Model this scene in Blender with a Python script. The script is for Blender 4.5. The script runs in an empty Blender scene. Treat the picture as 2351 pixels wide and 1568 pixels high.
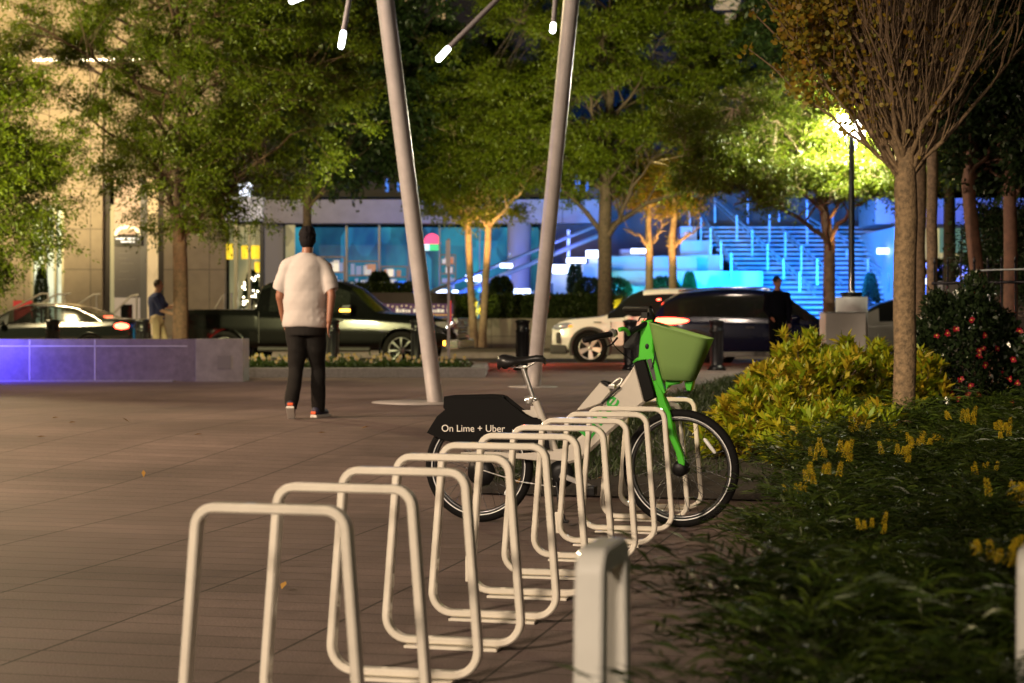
import bpy, bmesh, math, random
import numpy as np
from mathutils import Vector, Matrix
R = math.radians
PI = math.pi
sc = bpy.context.scene
COL = sc.collection

# ------------------------------------------------------------------ camera
F, CX, HZ, CH = 4200.0, 1175.5, 729.0, 1.17      # focal length and horizon in units of a 2351 px wide frame
cam_d = bpy.data.cameras.new("camera")
cam = bpy.data.objects.new("camera", cam_d); COL.objects.link(cam); sc.camera = cam
cam.location = (0, 0, CH); cam.rotation_euler = (R(90), 0, 0)
cam_d.sensor_width = 36.0; cam_d.lens = 36.0 * F / 2351.0
cam_d.shift_y = -(784.0 - HZ) / 2351.0
cam_d.clip_start = 0.05; cam_d.clip_end = 2000
cam_d.dof.use_dof = True; cam_d.dof.focus_distance = 9.9; cam_d.dof.aperture_fstop = 3.9

# ------------------------------------------------------------------ world (night: sky far below daylight strength)
w = bpy.data.worlds.new("World"); sc.world = w; w.use_nodes = True
nt = w.node_tree; nt.nodes.clear()
sky = nt.nodes.new('ShaderNodeTexSky'); sky.sky_type = 'NISHITA'; sky.sun_disc = False
sky.sun_elevation = R(-4); sky.sun_rotation = R(200)
bg = nt.nodes.new('ShaderNodeBackground'); bg.inputs[1].default_value = 0.012
ow = nt.nodes.new('ShaderNodeOutputWorld')
nt.links.new(sky.outputs[0], bg.inputs[0]); nt.links.new(bg.outputs[0], ow.inputs[0])
sc.view_settings.view_transform = 'Standard'; sc.view_settings.look = 'None'
sc.view_settings.exposure = 0.0; sc.view_settings.gamma = 1.0
sc.cycles.use_denoising = True
sc.cycles.max_bounces = 6; sc.cycles.diffuse_bounces = 3; sc.cycles.glossy_bounces = 3
sc.cycles.transmission_bounces = 4; sc.cycles.transparent_max_bounces = 8
sc.cycles.sample_clamp_indirect = 4.0; sc.cycles.sample_clamp_direct = 0.0
sc.cycles.caustics_reflective = False; sc.cycles.caustics_refractive = False

def lamp(name, kind, loc, power, color, target=None, size=0.3, spot=60, blend=0.6, size_y=None):
    d = bpy.data.lights.new(name, kind); d.energy = power; d.color = color
    if kind == 'AREA':
        d.size = size
        if size_y: d.shape = 'RECTANGLE'; d.size_y = size_y
    else: d.shadow_soft_size = size
    if kind == 'SPOT': d.spot_size = R(spot); d.spot_blend = blend
    o = bpy.data.objects.new(name, d); COL.objects.link(o); o.location = loc
    if target is not None:
        o.rotation_euler = (Vector(target) - Vector(loc)).to_track_quat('-Z', 'Y').to_euler()
    return o

def XP(px, Y): return (px - CX) / F * Y
def ZP(py, Y): return CH + (HZ - py) / F * Y
def P(px, py, Y): return Vector((XP(px, Y), Y, ZP(py, Y)))

WARM = (1.0, 0.72, 0.42); AMBER = (1.0, 0.50, 0.14); BLUE = (0.03, 0.20, 1.0); CYAN = (0.02, 0.62, 1.0)
# street lighting behind and beside the camera, plus added fill spots
lamp('street_or_fill_light', 'SPOT', (-13.5, -8.5, 11.5), 24000, (1.0, .78, .58), (-1.7, 9.5, 0.2), 0.9, 32, 1.0)
lamp('street_or_fill_light', 'SPOT', (-2.5, -13.0, 7.5), 7200, (1.0, .80, .62), (-.9, 6.6, 0.3), 0.9, 36, 1.0)  # added fill for the racks and the near stand
lamp('street_or_fill_light', 'SPOT', (-13.0, 9.0, 5.0), 14000, (1.0, .80, .60), (-.8, 21.0, 3.4), 0.5, 34, 0.8)  # added spot to brighten the steel poles and the walking man
lamp('street_or_fill_light', 'SPOT', (-14.0, 14.0, 8.5), 12500, (1.0, .70, .47), (-8.3, 15.5, 0), 0.4, 84, 1.0)
lamp('street_or_fill_light', 'SPOT', (-6.0, 1.0, 7.0), 2400, (1.0, .76, .40), (3.3, 14, 2.3), 0.3, 26, 0.6)  # added narrow spot on the bare-branched tree
lamp('street_or_fill_light', 'SPOT', (-6.5, 2.0, 6.0), 4600, (1.0, .84, .42), (2.75, 14, .85), 0.3, 15, 0.7)  # added narrow beam that brightens the yellow shrubs
lamp('street_or_fill_light', 'SPOT', (-5.0, 21.0, 9.0), 2300, (1.0, .74, .50), (-3.0, 28.5, 0.3), 0.5, 90, 0.9)
lamp('street_or_fill_light', 'SPOT', (5.0, 33.0, 9.0), 1500, (1.0, .80, .64), (3.0, 41.5, 0.3), 0.5, 80, 0.9)  # added spot over the road to brighten the white SUV
# added low spots that brighten the canopies
lamp('street_or_fill_light', 'SPOT', (1.0, 31.0, 1.2), 13000, (1.0, .96, .46), (3.4, 48, 8.2), 0.4, 44, 0.7)
lamp('street_or_fill_light', 'SPOT', (-2.0, 31.0, 1.2), 8500, (1.0, .96, .46), (-2.4, 48, 7.6), 0.4, 40, 0.7)
lamp('street_or_fill_light', 'SPOT', (-9.0, 22.0, 3.6), 14000, (1.0, .92, .42), (-6.5, 36, 5.8), 0.4, 75, 0.9)
# flood lights on the stone facade, upper left, and one added by the oak
lamp('facade_or_fill_flood', 'SPOT', (-17.5, 52.0, 4.5), 22000, (1.0, .76, .36), (-18.5, 66, 11.0), 0.4, 80, 0.9)
lamp('facade_or_fill_flood', 'SPOT', (-12.0, 53.0, 7.5), 1100, (1.0, .74, .46), (-12.5, 66, 2.5), 0.4, 100, 0.9)
lamp('facade_or_fill_flood', 'POINT', (-15.6, 38.8, 9.0), 8000, (1.0, .80, .42), None, 0.3)  # added point light by the oak, for glitter in its leaves

# ------------------------------------------------------------------ materials
MATS = {}
def mat(name, color, rough=0.6, metal=0.0, var=0.0, vscale=8.0, bump=0.0, bscale=40.0, coat=0.0, emit=None, estr=0.0, spec=0.5, color2=None):
    if name in MATS: return MATS[name]
    m = bpy.data.materials.new(name); m.use_nodes = True; MATS[name] = m
    n = m.node_tree.nodes; l = m.node_tree.links; b = n['Principled BSDF']
    b.inputs['Base Color'].default_value = (*color, 1); b.inputs['Roughness'].default_value = rough
    b.inputs['Metallic'].default_value = metal; b.inputs['Specular IOR Level'].default_value = spec
    if coat: b.inputs['Coat Weight'].default_value = coat; b.inputs['Coat Roughness'].default_value = 0.05
    if emit: b.inputs['Emission Color'].default_value = (*emit, 1); b.inputs['Emission Strength'].default_value = estr
    tc = n.new('ShaderNodeTexCoord')
    if var > 0 or color2:
        nz = n.new('ShaderNodeTexNoise'); nz.inputs['Scale'].default_value = vscale; nz.inputs['Detail'].default_value = 6
        nz.inputs['Roughness'].default_value = 0.65
        l.new(tc.outputs['Object'], nz.inputs['Vector'])
        mx = n.new('ShaderNodeMix'); mx.data_type = 'RGBA'
        c2 = color2 or tuple(c * (1 - var) for c in color); c1 = color if color2 else tuple(min(1, c * (1 + var * .5)) for c in color)
        mx.inputs[6].default_value = (*c2, 1); mx.inputs[7].default_value = (*c1, 1)
        mr = n.new('ShaderNodeMapRange'); mr.inputs[1].default_value = .35; mr.inputs[2].default_value = .65
        l.new(nz.outputs[0], mr.inputs[0]); l.new(mr.outputs[0], mx.inputs[0]); l.new(mx.outputs[2], b.inputs['Base Color'])
        mr2 = n.new('ShaderNodeMapRange'); mr2.inputs[3].default_value = max(.03, rough * .8); mr2.inputs[4].default_value = min(1, rough * 1.2)
        l.new(nz.outputs[0], mr2.inputs[0]); l.new(mr2.outputs[0], b.inputs['Roughness'])
    if bump > 0:
        nb = n.new('ShaderNodeTexNoise'); nb.inputs['Scale'].default_value = bscale; nb.inputs['Detail'].default_value = 4
        l.new(tc.outputs['Object'], nb.inputs['Vector'])
        bp = n.new('ShaderNodeBump'); bp.inputs['Strength'].default_value = bump; bp.inputs['Distance'].default_value = 0.01
        l.new(nb.outputs[0], bp.inputs['Height']); l.new(bp.outputs[0], b.inputs['Normal'])
    return m

def leafmat(name, cols, rough=0.5, trans=0.35, spec=0.4):
    if name in MATS: return MATS[name]
    m = bpy.data.materials.new(name); m.use_nodes = True; MATS[name] = m
    n = m.node_tree.nodes; l = m.node_tree.links; b = n['Principled BSDF']; out = n['Material Output']
    g = n.new('ShaderNodeNewGeometry'); cr = n.new('ShaderNodeValToRGB')
    e = cr.color_ramp.elements
    e[0].position = 0; e[0].color = (*cols[0], 1); e[1].position = 1; e[1].color = (*cols[-1], 1)
    for i, c in enumerate(cols[1:-1]):
        x = e.new((i + 1) / (len(cols) - 1)); x.color = (*c, 1)
    l.new(g.outputs['Random Per Island'], cr.inputs[0]); l.new(cr.outputs[0], b.inputs['Base Color'])
    b.inputs['Roughness'].default_value = rough; b.inputs['Specular IOR Level'].default_value = spec
    t = n.new('ShaderNodeBsdfTranslucent'); l.new(cr.outputs[0], t.inputs[0])
    ms = n.new('ShaderNodeMixShader'); ms.inputs[0].default_value = trans
    l.new(b.outputs[0], ms.inputs[1]); l.new(t.outputs[0], ms.inputs[2]); l.new(ms.outputs[0], out.inputs[0])
    return m

def panelmat(name, color, wx, wz, mortar=0.012, rough=0.6, dark=0.45, var=0.12, offset=0.0):
    """stone cladding in panels: joints by brick texture in the x-z plane"""
    m = bpy.data.materials.new(name); m.use_nodes = True; MATS[name] = m
    n = m.node_tree.nodes; l = m.node_tree.links; b = n['Principled BSDF']; b.inputs['Roughness'].default_value = rough
    tc = n.new('ShaderNodeTexCoord'); sp = n.new('ShaderNodeSeparateXYZ'); cb = n.new('ShaderNodeCombineXYZ')
    l.new(tc.outputs['Object'], sp.inputs[0])
    ad = n.new('ShaderNodeMath'); ad.operation = 'ADD'; l.new(sp.outputs[0], ad.inputs[0]); l.new(sp.outputs[1], ad.inputs[1])
    l.new(ad.outputs[0], cb.inputs[0]); l.new(sp.outputs[2], cb.inputs[1])
    br = n.new('ShaderNodeTexBrick'); l.new(cb.outputs[0], br.inputs['Vector']); br.offset = offset
    br.inputs['Scale'].default_value = 1; br.inputs['Brick Width'].default_value = wx; br.inputs['Row Height'].default_value = wz
    br.inputs['Mortar Size'].default_value = mortar; br.inputs['Mortar Smooth'].default_value = .2
    br.inputs['Color1'].default_value = (*[c * (1 + var) for c in color], 1); br.inputs['Color2'].default_value = (*[c * (1 - var) for c in color], 1)
    br.inputs['Mortar'].default_value = (*[c * dark for c in color], 1)
    nz = n.new('ShaderNodeTexNoise'); nz.inputs['Scale'].default_value = 3.0; nz.inputs['Detail'].default_value = 8
    l.new(tc.outputs['Object'], nz.inputs[0])
    mr = n.new('ShaderNodeMapRange'); mr.inputs[3].default_value = .72; mr.inputs[4].default_value = 1.2; l.new(nz.outputs[0], mr.inputs[0])
    mx = n.new('ShaderNodeMix'); mx.data_type = 'RGBA'; mx.blend_type = 'MULTIPLY'; mx.inputs[0].default_value = 1
    l.new(br.outputs[0], mx.inputs[6]); l.new(mr.outputs[0], mx.inputs[7]); l.new(mx.outputs[2], b.inputs['Base Color'])
    return m

# ------------------------------------------------------------------ mesh builder
class MB:
    def __init__(s): s.v = []; s.f = []; s.sm = []
    def add(s, verts, faces, smooth=False):
        o = len(s.v); s.v.extend([tuple(p) for p in verts]); s.f.extend([tuple(i + o for i in f) for f in faces]); s.sm.extend([smooth] * len(faces)); return s
    def box(s, a, b, M=None):
        x0, y0, z0 = a; x1, y1, z1 = b
        v = [Vector(p) for p in ((x0,y0,z0),(x1,y0,z0),(x1,y1,z0),(x0,y1,z0),(x0,y0,z1),(x1,y0,z1),(x1,y1,z1),(x0,y1,z1))]
        if M is not None: v = [M @ p for p in v]
        return s.add(v, [(0,3,2,1),(4,5,6,7),(0,1,5,4),(1,2,6,5),(2,3,7,6),(3,0,4,7)])
    def bbox(s, a, b, r=0.01, M=None):
        """box with chamfered edges"""
        a = Vector(a); b = Vector(b); c = (a + b) / 2; h = (b - a) / 2; r = min(r, min(h) * .9)
        bm = bmesh.new(); bmesh.ops.create_cube(bm, size=2)
        for v in bm.verts: v.co = Vector((v.co.x * h.x, v.co.y * h.y, v.co.z * h.z))
        bmesh.ops.bevel(bm, geom=bm.edges[:], offset=r, segments=2, profile=.7, affect='EDGES')
        vs = [v.co + c for v in bm.verts]
        if M is not None: vs = [M @ p for p in vs]
        bm.verts.index_update(); fs = [[v.index for v in f.verts] for f in bm.faces]; bm.free()
        return s.add(vs, fs)
    def tube(s, pts, r, n=8, cap=True, smooth=True, closed=False, prof=None):
        pts = [Vector(p) for p in pts]; m = len(pts)
        rs = list(r) if hasattr(r, '__len__') else [r] * m
        rings = []; up = None
        for i, p in enumerate(pts):
            if closed: t = pts[(i + 1) % m] - pts[i - 1]
            else: t = (pts[min(i + 1, m - 1)] - pts[max(i - 1, 0)])
            if t.length < 1e-9: t = Vector((0, 0, 1))
            t.normalize()
            if up is None: up = Vector((0, 0, 1)) if abs(t.z) < .9 else Vector((0, 1, 0))
            x = up - t * up.dot(t)
            if x.length < 1e-6: x = Vector((1, 0, 0)) - t * t.x
            x.normalize(); y = t.cross(x); up = x
            if prof is None: ring = [p + (x * math.cos(2*PI*k/n) + y * math.sin(2*PI*k/n)) * rs[i] for k in range(n)]
            else: ring = [p + x * q[0] + y * q[1] for q in prof]
            rings.append(ring)
        k = len(rings[0]); v = [q for rg in rings for q in rg]; f = []
        for i in range(m if closed else m - 1):
            j = (i + 1) % m
            for a in range(k):
                b = (a + 1) % k; f.append((i*k+a, i*k+b, j*k+b, j*k+a))
        o = len(s.v); s.add(v, f, smooth)
        if cap and not closed: s.add(rings[0], [tuple(range(k))[::-1]]); s.add(rings[-1], [tuple(range(k))])
        return s
    def prism(s, poly, y0, y1, axis='y', inset=0.0, M=None):
        """polygon in x-z extruded along y; optional chamfer"""
        n = len(poly)
        def mk(pl, y): return [Vector((p[0], y, p[1])) for p in pl]
        if inset > 0:
            c = [sum(p[i] for p in poly) / n for i in (0, 1)]
            ins = []
            for i in range(n):
                a = Vector(poly[i - 1]); b = Vector(poly[i]); d = Vector(poly[(i + 1) % n])
                e1 = (b - a).normalized(); e2 = (d - b).normalized()
                n1 = Vector((-e1.y, e1.x)); n2 = Vector((-e2.y, e2.x)); nn = (n1 + n2)
                if nn.length < 1e-6: nn = n1
                nn.normalize(); area = s_area(poly)
                ins.append(b + nn * inset * (1 if area > 0 else -1))
            sg = 1 if y1 > y0 else -1
            layers = [mk(ins, y0), mk(poly, y0 + inset * sg), mk(poly, y1 - inset * sg), mk(ins, y1)]
        else: layers = [mk(poly, y0), mk(poly, y1)]
        v = [p for L in layers for p in L]
        if M is not None: v = [M @ p for p in v]
        f = [tuple(range(n)), tuple(reversed(range((len(layers)-1)*n, len(layers)*n)))]
        for k in range(len(layers) - 1):
            for i in range(n):
                j = (i + 1) % n; f.append((k*n+i, (k+1)*n+i, (k+1)*n+j, k*n+j))
        return s.add(v, f)
    def lathe(s, prof, c=(0,0,0), n=20, M=None, smooth=True):
        """profile of (radius, z) about z"""
        v = []; f = []
        for (r, z) in prof:
            for k in range(n): v.append(Vector((c[0] + r*math.cos(2*PI*k/n), c[1] + r*math.sin(2*PI*k/n), c[2] + z)))
        for i in range(len(prof) - 1):
            for k in range(n):
                j = (k + 1) % n; f.append((i*n+k, i*n+j, (i+1)*n+j, (i+1)*n+k))
        f.append(tuple(reversed(range(n)))); f.append(tuple(range((len(prof)-1)*n, len(prof)*n)))
        if M is not None: v = [M @ p for p in v]
        return s.add(v, f, smooth)
    def loft(s, rings, n=16, smooth=True):
        """rings of (center, rx, ry) horizontal ellipses"""
        v = []; f = []
        for (c, rx, ry) in rings:
            for k in range(n): v.append(Vector((c[0] + rx*math.cos(2*PI*k/n), c[1] + ry*math.sin(2*PI*k/n), c[2])))
        for i in range(len(rings) - 1):
            for k in range(n):
                j = (k + 1) % n; f.append((i*n+k, i*n+j, (i+1)*n+j, (i+1)*n+k))
        f.append(tuple(reversed(range(n)))); f.append(tuple(range((len(rings)-1)*n, len(rings)*n)))
        return s.add(v, f, smooth)
    def ell(s, c, r, n=12, m=8, M=None):
        prof = []
        v = []; f = []
        for i in range(m + 1):
            a = PI * i / m
            for k in range(n):
                b = 2*PI*k/n; p = Vector((r[0]*math.sin(a)*math.cos(b), r[1]*math.sin(a)*math.sin(b), -r[2]*math.cos(a)))
                if M is not None: p = M @ p
                v.append(p + Vector(c))
        for i in range(m):
            for k in range(n):
                j = (k + 1) % n; f.append((i*n+k, i*n+j, (i+1)*n+j, (i+1)*n+k))
        return s.add(v, f, True)
    def cap(s, p0, r0, p1, r1, n=12):
        """tapered capsule"""
        p0 = Vector(p0); p1 = Vector(p1); d = (p1 - p0).normalized(); pts = []; rs = []
        for i in range(4): a = PI/2*(1 - i/4); pts.append(p0 - d*r0*math.sin(a)); rs.append(max(.0005, r0*math.cos(a)))
        pts.append(p0); rs.append(r0); pts.append(p1); rs.append(r1)
        for i in range(1, 5): a = PI/2*i/4; pts.append(p1 + d*r1*math.sin(a)); rs.append(max(.0005, r1*math.cos(a)))
        return s.tube(pts, rs, n)
    def build(s, name, m, parent=None, label=None):
        me = bpy.data.meshes.new(name); me.from_pydata(s.v, [], s.f)
        me.polygons.foreach_set('use_smooth', s.sm)
        me.materials.append(m); me.update()
        o = bpy.data.objects.new(name, me); COL.objects.link(o)
        if parent is not None: o.parent = parent
        if label: o['label'] = label
        return o
def s_area(p): return sum(p[i-1][0]*p[i][1] - p[i][0]*p[i-1][1] for i in range(len(p))) / 2

def tag(o, label, cat, group=None, kind=None):
    o['label'] = label; o['category'] = cat
    if group: o['group'] = group
    if kind: o['kind'] = kind
    return o
def empty(name, loc=(0,0,0), rz=0.0, label=None, cat=None, group=None):
    o = bpy.data.objects.new(name, None); COL.objects.link(o); o.location = loc; o.rotation_euler = (0, 0, rz); o.empty_display_size = .1
    if label: tag(o, label, cat, group)
    return o
def copy_tree(o, parent=None):
    c = o.copy(); COL.objects.link(c)
    if parent is not None: c.parent = parent
    for ch in list(o.children): copy_tree(ch, c)
    return c
def struct(o, label=None):
    o['kind'] = 'structure'
    if label: o['label'] = label; o['category'] = o.name.split('.')[0].replace('_', ' ')
    return o
def text(name, s, size, m, parent, M, depth=0.002, align='LEFT', sx=1.0, bold=0.0):
    cu = bpy.data.curves.new(name, 'FONT'); cu.body = s; cu.size = size; cu.extrude = depth; cu.align_x = align; cu.offset = bold
    t = bpy.data.objects.new('tmp', cu); COL.objects.link(t)
    dg = bpy.context.evaluated_depsgraph_get(); me = bpy.data.meshes.new_from_object(t.evaluated_get(dg))
    bpy.data.objects.remove(t); bpy.data.curves.remove(cu)
    me.transform(Matrix.Diagonal((sx, 1, 1, 1))); me.transform(M); me.materials.clear(); me.materials.append(m)
    o = bpy.data.objects.new(name, me); COL.objects.link(o)
    if parent is not None: o.parent = parent
    return o
def remesh(o, vox, smooth=4):
    m = o.modifiers.new('r', 'REMESH'); m.mode = 'VOXEL'; m.voxel_size = vox; m.use_smooth_shade = True
    s = o.modifiers.new('s', 'SMOOTH'); s.iterations = smooth; s.factor = .5
    dg = bpy.context.evaluated_depsgraph_get(); me = bpy.data.meshes.new_from_object(o.evaluated_get(dg))
    o.modifiers.clear(); old = o.data; o.data = me; me.name = o.name; bpy.data.meshes.remove(old)
    return o

def leaves_obj(name, pos, d, nrm, L, W, m, parent=None, fold=0.15, droop=0.0):
    """one quad per leaf, numpy arrays; base at pos, pointing along d"""
    N = len(pos)
    d = d / np.linalg.norm(d, axis=1, keepdims=True)
    sd = np.cross(d, nrm); sd /= np.linalg.norm(sd, axis=1, keepdims=True) + 1e-9
    nn = np.cross(sd, d)
    L = np.asarray(L).reshape(-1, 1) * np.ones((N, 1)); W = np.asarray(W).reshape(-1, 1) * np.ones((N, 1))
    v = np.empty((N, 4, 3))
    v[:, 0] = pos; mid = pos + d * L * .5
    v[:, 1] = mid + sd * W * .5 + nn * W * fold; v[:, 3] = mid - sd * W * .5 + nn * W * fold
    v[:, 2] = pos + d * L + np.array([0, 0, -1]) * L * droop
    me = bpy.data.meshes.new(name)
    me.vertices.add(N * 4); me.vertices.foreach_set('co', v.reshape(-1))
    me.loops.add(N * 4); me.loops.foreach_set('vertex_index', np.arange(N * 4, dtype=np.int32))
    me.polygons.add(N); me.polygons.foreach_set('loop_start', np.arange(0, N * 4, 4, dtype=np.int32))
    me.update(calc_edges=True); me.materials.append(m)
    o = bpy.data.objects.new(name, me); COL.objects.link(o)
    if parent is not None: o.parent = parent
    return o
def unit(rng, n):
    v = rng.normal(size=(n, 3)); return v / np.linalg.norm(v, axis=1, keepdims=True)

def gh(Y):
    """ground height of the square: level by the racks, a gentle rise further on"""
    t = min(1, max(0, (Y - 11.3) / 5.7)); return 0.21 * t * t * (3 - 2 * t)
TH = R(13.5); DV = Vector((math.sin(TH), math.cos(TH), 0)); PV = Vector((math.cos(TH), -math.sin(TH), 0))
SL = 0.12                                            # the street runs a little aslant: Y falls as X grows
def KY(v, X): return v - SL * X
# ================================================================== ground
def paving_material():
    m = bpy.data.materials.new('paving'); m.use_nodes = True
    n = m.node_tree.nodes; l = m.node_tree.links; b = n['Principled BSDF']
    g = n.new('ShaderNodeNewGeometry')
    def dot(v):
        d = n.new('ShaderNodeVectorMath'); d.operation = 'DOT_PRODUCT'; d.inputs[1].default_value = v; l.new(g.outputs['Position'], d.inputs[0]); return d.outputs['Value']
    s = dot(DV); t = dot(PV)
    ad = n.new('ShaderNodeMath'); ad.operation = 'ADD'; ad.inputs[1].default_value = 1.47 + .82 * 60; l.new(t, ad.inputs[0])
    cb = n.new('ShaderNodeCombineXYZ'); l.new(s, cb.inputs[0]); l.new(ad.outputs[0], cb.inputs[1])
    br = n.new('ShaderNodeTexBrick'); l.new(cb.outputs[0], br.inputs['Vector']); br.offset = .37; br.offset_frequency = 1
    br.inputs['Scale'].default_value = 1; br.inputs['Brick Width'].default_value = .205; br.inputs['Row Height'].default_value = .82
    br.inputs['Mortar Size'].default_value = .0045; br.inputs['Mortar Smooth'].default_value = .1; br.inputs['Bias'].default_value = 0
    br.inputs['Color1'].default_value = (.172, .124, .108, 1); br.inputs['Color2'].default_value = (.142, .102, .089, 1)
    br.inputs['Mortar'].default_value = (.045, .03, .025, 1)
    n1 = n.new('ShaderNodeTexNoise'); n1.inputs['Scale'].default_value = .55; n1.inputs['Detail'].default_value = 6; l.new(g.outputs['Position'], n1.inputs[0])
    n2 = n.new('ShaderNodeTexNoise'); n2.inputs['Scale'].default_value = 130; n2.inputs['Detail'].default_value = 3; l.new(g.outputs['Position'], n2.inputs[0])
    mp = n.new('ShaderNodeMapping'); mp.inputs['Rotation'].default_value = (0, 0, TH); mp.inputs['Scale'].default_value = (4, 6, 1)
    l.new(g.outputs['Position'], mp.inputs[0]); n3 = n.new('ShaderNodeTexNoise'); n3.inputs['Scale'].default_value = 1.6; n3.inputs['Detail'].default_value = 5; l.new(mp.outputs[0], n3.inputs[0])
    # long joints between the columns of slabs
    dv = n.new('ShaderNodeMath'); dv.operation = 'DIVIDE'; dv.inputs[1].default_value = .82; l.new(ad.outputs[0], dv.inputs[0])
    fr_ = n.new('ShaderNodeMath'); fr_.operation = 'FRACT'; l.new(dv.outputs[0], fr_.inputs[0])
    lt = n.new('ShaderNodeMath'); lt.operation = 'LESS_THAN'; lt.inputs[1].default_value = .009; l.new(fr_.outputs[0], lt.inputs[0])
    jm = n.new('ShaderNodeMix'); jm.data_type = 'RGBA'; l.new(lt.outputs[0], jm.inputs[0]); l.new(br.outputs[0], jm.inputs[6]); jm.inputs[7].default_value = (.028, .02, .016, 1)
    last = jm.outputs[2]
    for src, lo, hi in ((n1.outputs[0], .68, 1.25), (n2.outputs[0], .62, 1.38), (n3.outputs[0], .86, 1.12)):
        mr = n.new('ShaderNodeMapRange'); mr.inputs[1].default_value = .3; mr.inputs[2].default_value = .7; mr.inputs[3].default_value = lo; mr.inputs[4].default_value = hi; l.new(src, mr.inputs[0])
        mx = n.new('ShaderNodeMix'); mx.data_type = 'RGBA'; mx.blend_type = 'MULTIPLY'; mx.inputs[0].default_value = 1
        l.new(last, mx.inputs[6]); l.new(mr.outputs[0], mx.inputs[7]); last = mx.outputs[2]
    l.new(last, b.inputs['Base Color'])
    mr = n.new('ShaderNodeMapRange'); b.inputs['Specular IOR Level'].default_value = .3; mr.inputs[3].default_value = .55; mr.inputs[4].default_value = .85; l.new(n3.outputs[0], mr.inputs[0]); l.new(mr.outputs[0], b.inputs['Roughness'])
    ml = n.new('ShaderNodeMath'); ml.operation = 'MULTIPLY_ADD'; ml.inputs[1].default_value = -1.0; l.new(br.outputs['Fac'], ml.inputs[0]); l.new(n2.outputs[0], ml.inputs[2])
    bp = n.new('ShaderNodeBump'); bp.inputs['Strength'].default_value = .35; bp.inputs['Distance'].default_value = .003
    l.new(ml.outputs[0], bp.inputs['Height']); l.new(bp.outputs[0], b.inputs['Normal'])
    return m
M_pave = paving_material()
M_kerb = mat('kerb_stone', (.33, .29, .26), .6, var=.25, vscale=6, bump=.2)
M_kerb2 = mat('grey_granite', (.30, .29, .28), .55, var=.2, vscale=20, bump=.15, bscale=120)
M_asph = mat('asphalt', (.05, .045, .042), .55, var=.35, vscale=2.5, bump=.4, bscale=60)
M_soil = mat('soil', (.022, .016, .011), .9, var=.5, vscale=12, bump=.8, bscale=30)
M_conc = mat('concrete', (.24, .215, .19), .7, var=.2, vscale=1.2, bump=.3, bscale=50)
M_brickred = mat('red_brick_strip', (.22, .10, .075), .65, var=.35, vscale=7)

def sheet(name, rows, m):
    """rows: list of lists of points"""
    b = MB(); k = len(rows[0]); v = [p for r in rows for p in r]; f = []
    for i in range(len(rows) - 1):
        for j in range(k - 1): f.append((i*k+j, i*k+j+1, (i+1)*k+j+1, (i+1)*k+j))
    b.add(v, f, True); return b.build(name, m)
XS = [-70, -40, -20, -10, -5, 0, 5, 10, 20, 40, 70]
rows = [[(x, y, gh(y)) for x in XS] for y in [-15, -5, 0, 5, 9, 11] + [11.3 + .3 * i for i in range(20)] + [18, 22]]
rows.append([(x, KY(37.2, x), .21) for x in XS])
struct(sheet('square_paving', rows, M_pave), 'brown stone pavers of the square')
struct(sheet('brick_band', [[(x, KY(37.2, x), .21) for x in XS], [(x, KY(38.9, x), .21) for x in XS]], M_brickred), 'red brick band along the near kerb')
struct(sheet('near_kerb', [[(x, KY(38.9, x), .214) for x in XS], [(x, KY(39.15, x), .214) for x in XS], [(x, KY(39.17, x), .09) for x in XS]], M_kerb), 'pale kerb at the near side of the road')
struct(sheet('road', [[(x, KY(39.1, x), .09) for x in XS], [(x, KY(48.6, x), .09) for x in XS]], M_asph), 'dark asphalt of the street')
struct(sheet('far_kerb', [[(x, KY(48.5, x), .08) for x in XS], [(x, KY(48.52, x), .24) for x in XS], [(x, KY(48.75, x), .24) for x in XS]], M_kerb), 'kerb at the far side of the road')
struct(sheet('far_pavement', [[(x, KY(48.75, x), .238) for x in XS], [(x, 62, .34) for x in XS], [(x, 90, .36) for x in XS], [(x, 400, .4) for x in XS]], M_conc), 'pavement beyond the road')
# painted line along the near lane
b = MB()
yl = [[(x, KY(40.05, x), .094) for x in (-40, 40)], [(x, KY(40.17, x), .094) for x in (-40, 40)]]
struct(sheet('lane_line', yl, mat('yellow_line', (.55, .30, .05), .6, var=.3, vscale=3)), 'thin yellow line painted along the kerb lane')

# planting bed on the right
def bed_poly():
    e0 = Vector((.69, 5.86, 0)); n0 = e0 - DV * 7.0
    c1 = Vector((1.93, 11.66, 0)); c2 = Vector((-.23, 12.24, 0))
    c3 = c2 + DV * 16.8
    return n0, c1, c2, c3
n0, c1, c2, c3 = bed_poly()
def bed_edges(Y):
    """left edge X at depth Y"""
    if Y < 11.9: return .69 + .24 * (Y - 5.86)
    return c2.x + .24 * (Y - 12.24)
rows = []
for i in range(61):
    Y = -1 + i * .5
    xl = bed_edges(Y); z = gh(Y) + .012
    rows.append([(xl, Y, z), (xl + .15, Y, z + .03), (xl + 1.2, Y, z + .08), (xl + 3, Y, z + .12), (xl + 6, Y, z + .12), (xl + 14, Y, z + .12)])
struct(sheet('planting_bed', rows, M_soil), 'dark soil of the planting bed')
# pansy bed kerb island by the street
islx0, islx1 = XP(560, 29.3), XP(1115, 29.3)
b = MB(); b.bbox((islx0 - 6, 29.3, .15), (islx1, 29.55, .365), .02); b.bbox((islx1 - .25, 29.56, .15), (islx1 - .002, 33.5, .36), .02); b.bbox((islx0 - 6, 33.51, .15), (islx1, 33.75, .36), .02)
tag(b.build('kerb_edging', M_kerb2), 'low grey stone kerb edging the pansy bed', 'kerb')
struct(sheet('pansy_soil', [[(islx0 - 6, 29.5, .33), (islx1 - .2, 29.5, .33)], [(islx0 - 6, 33.55, .34), (islx1 - .2, 33.55, .34)]], M_soil), 'soil of the pansy bed')

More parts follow.
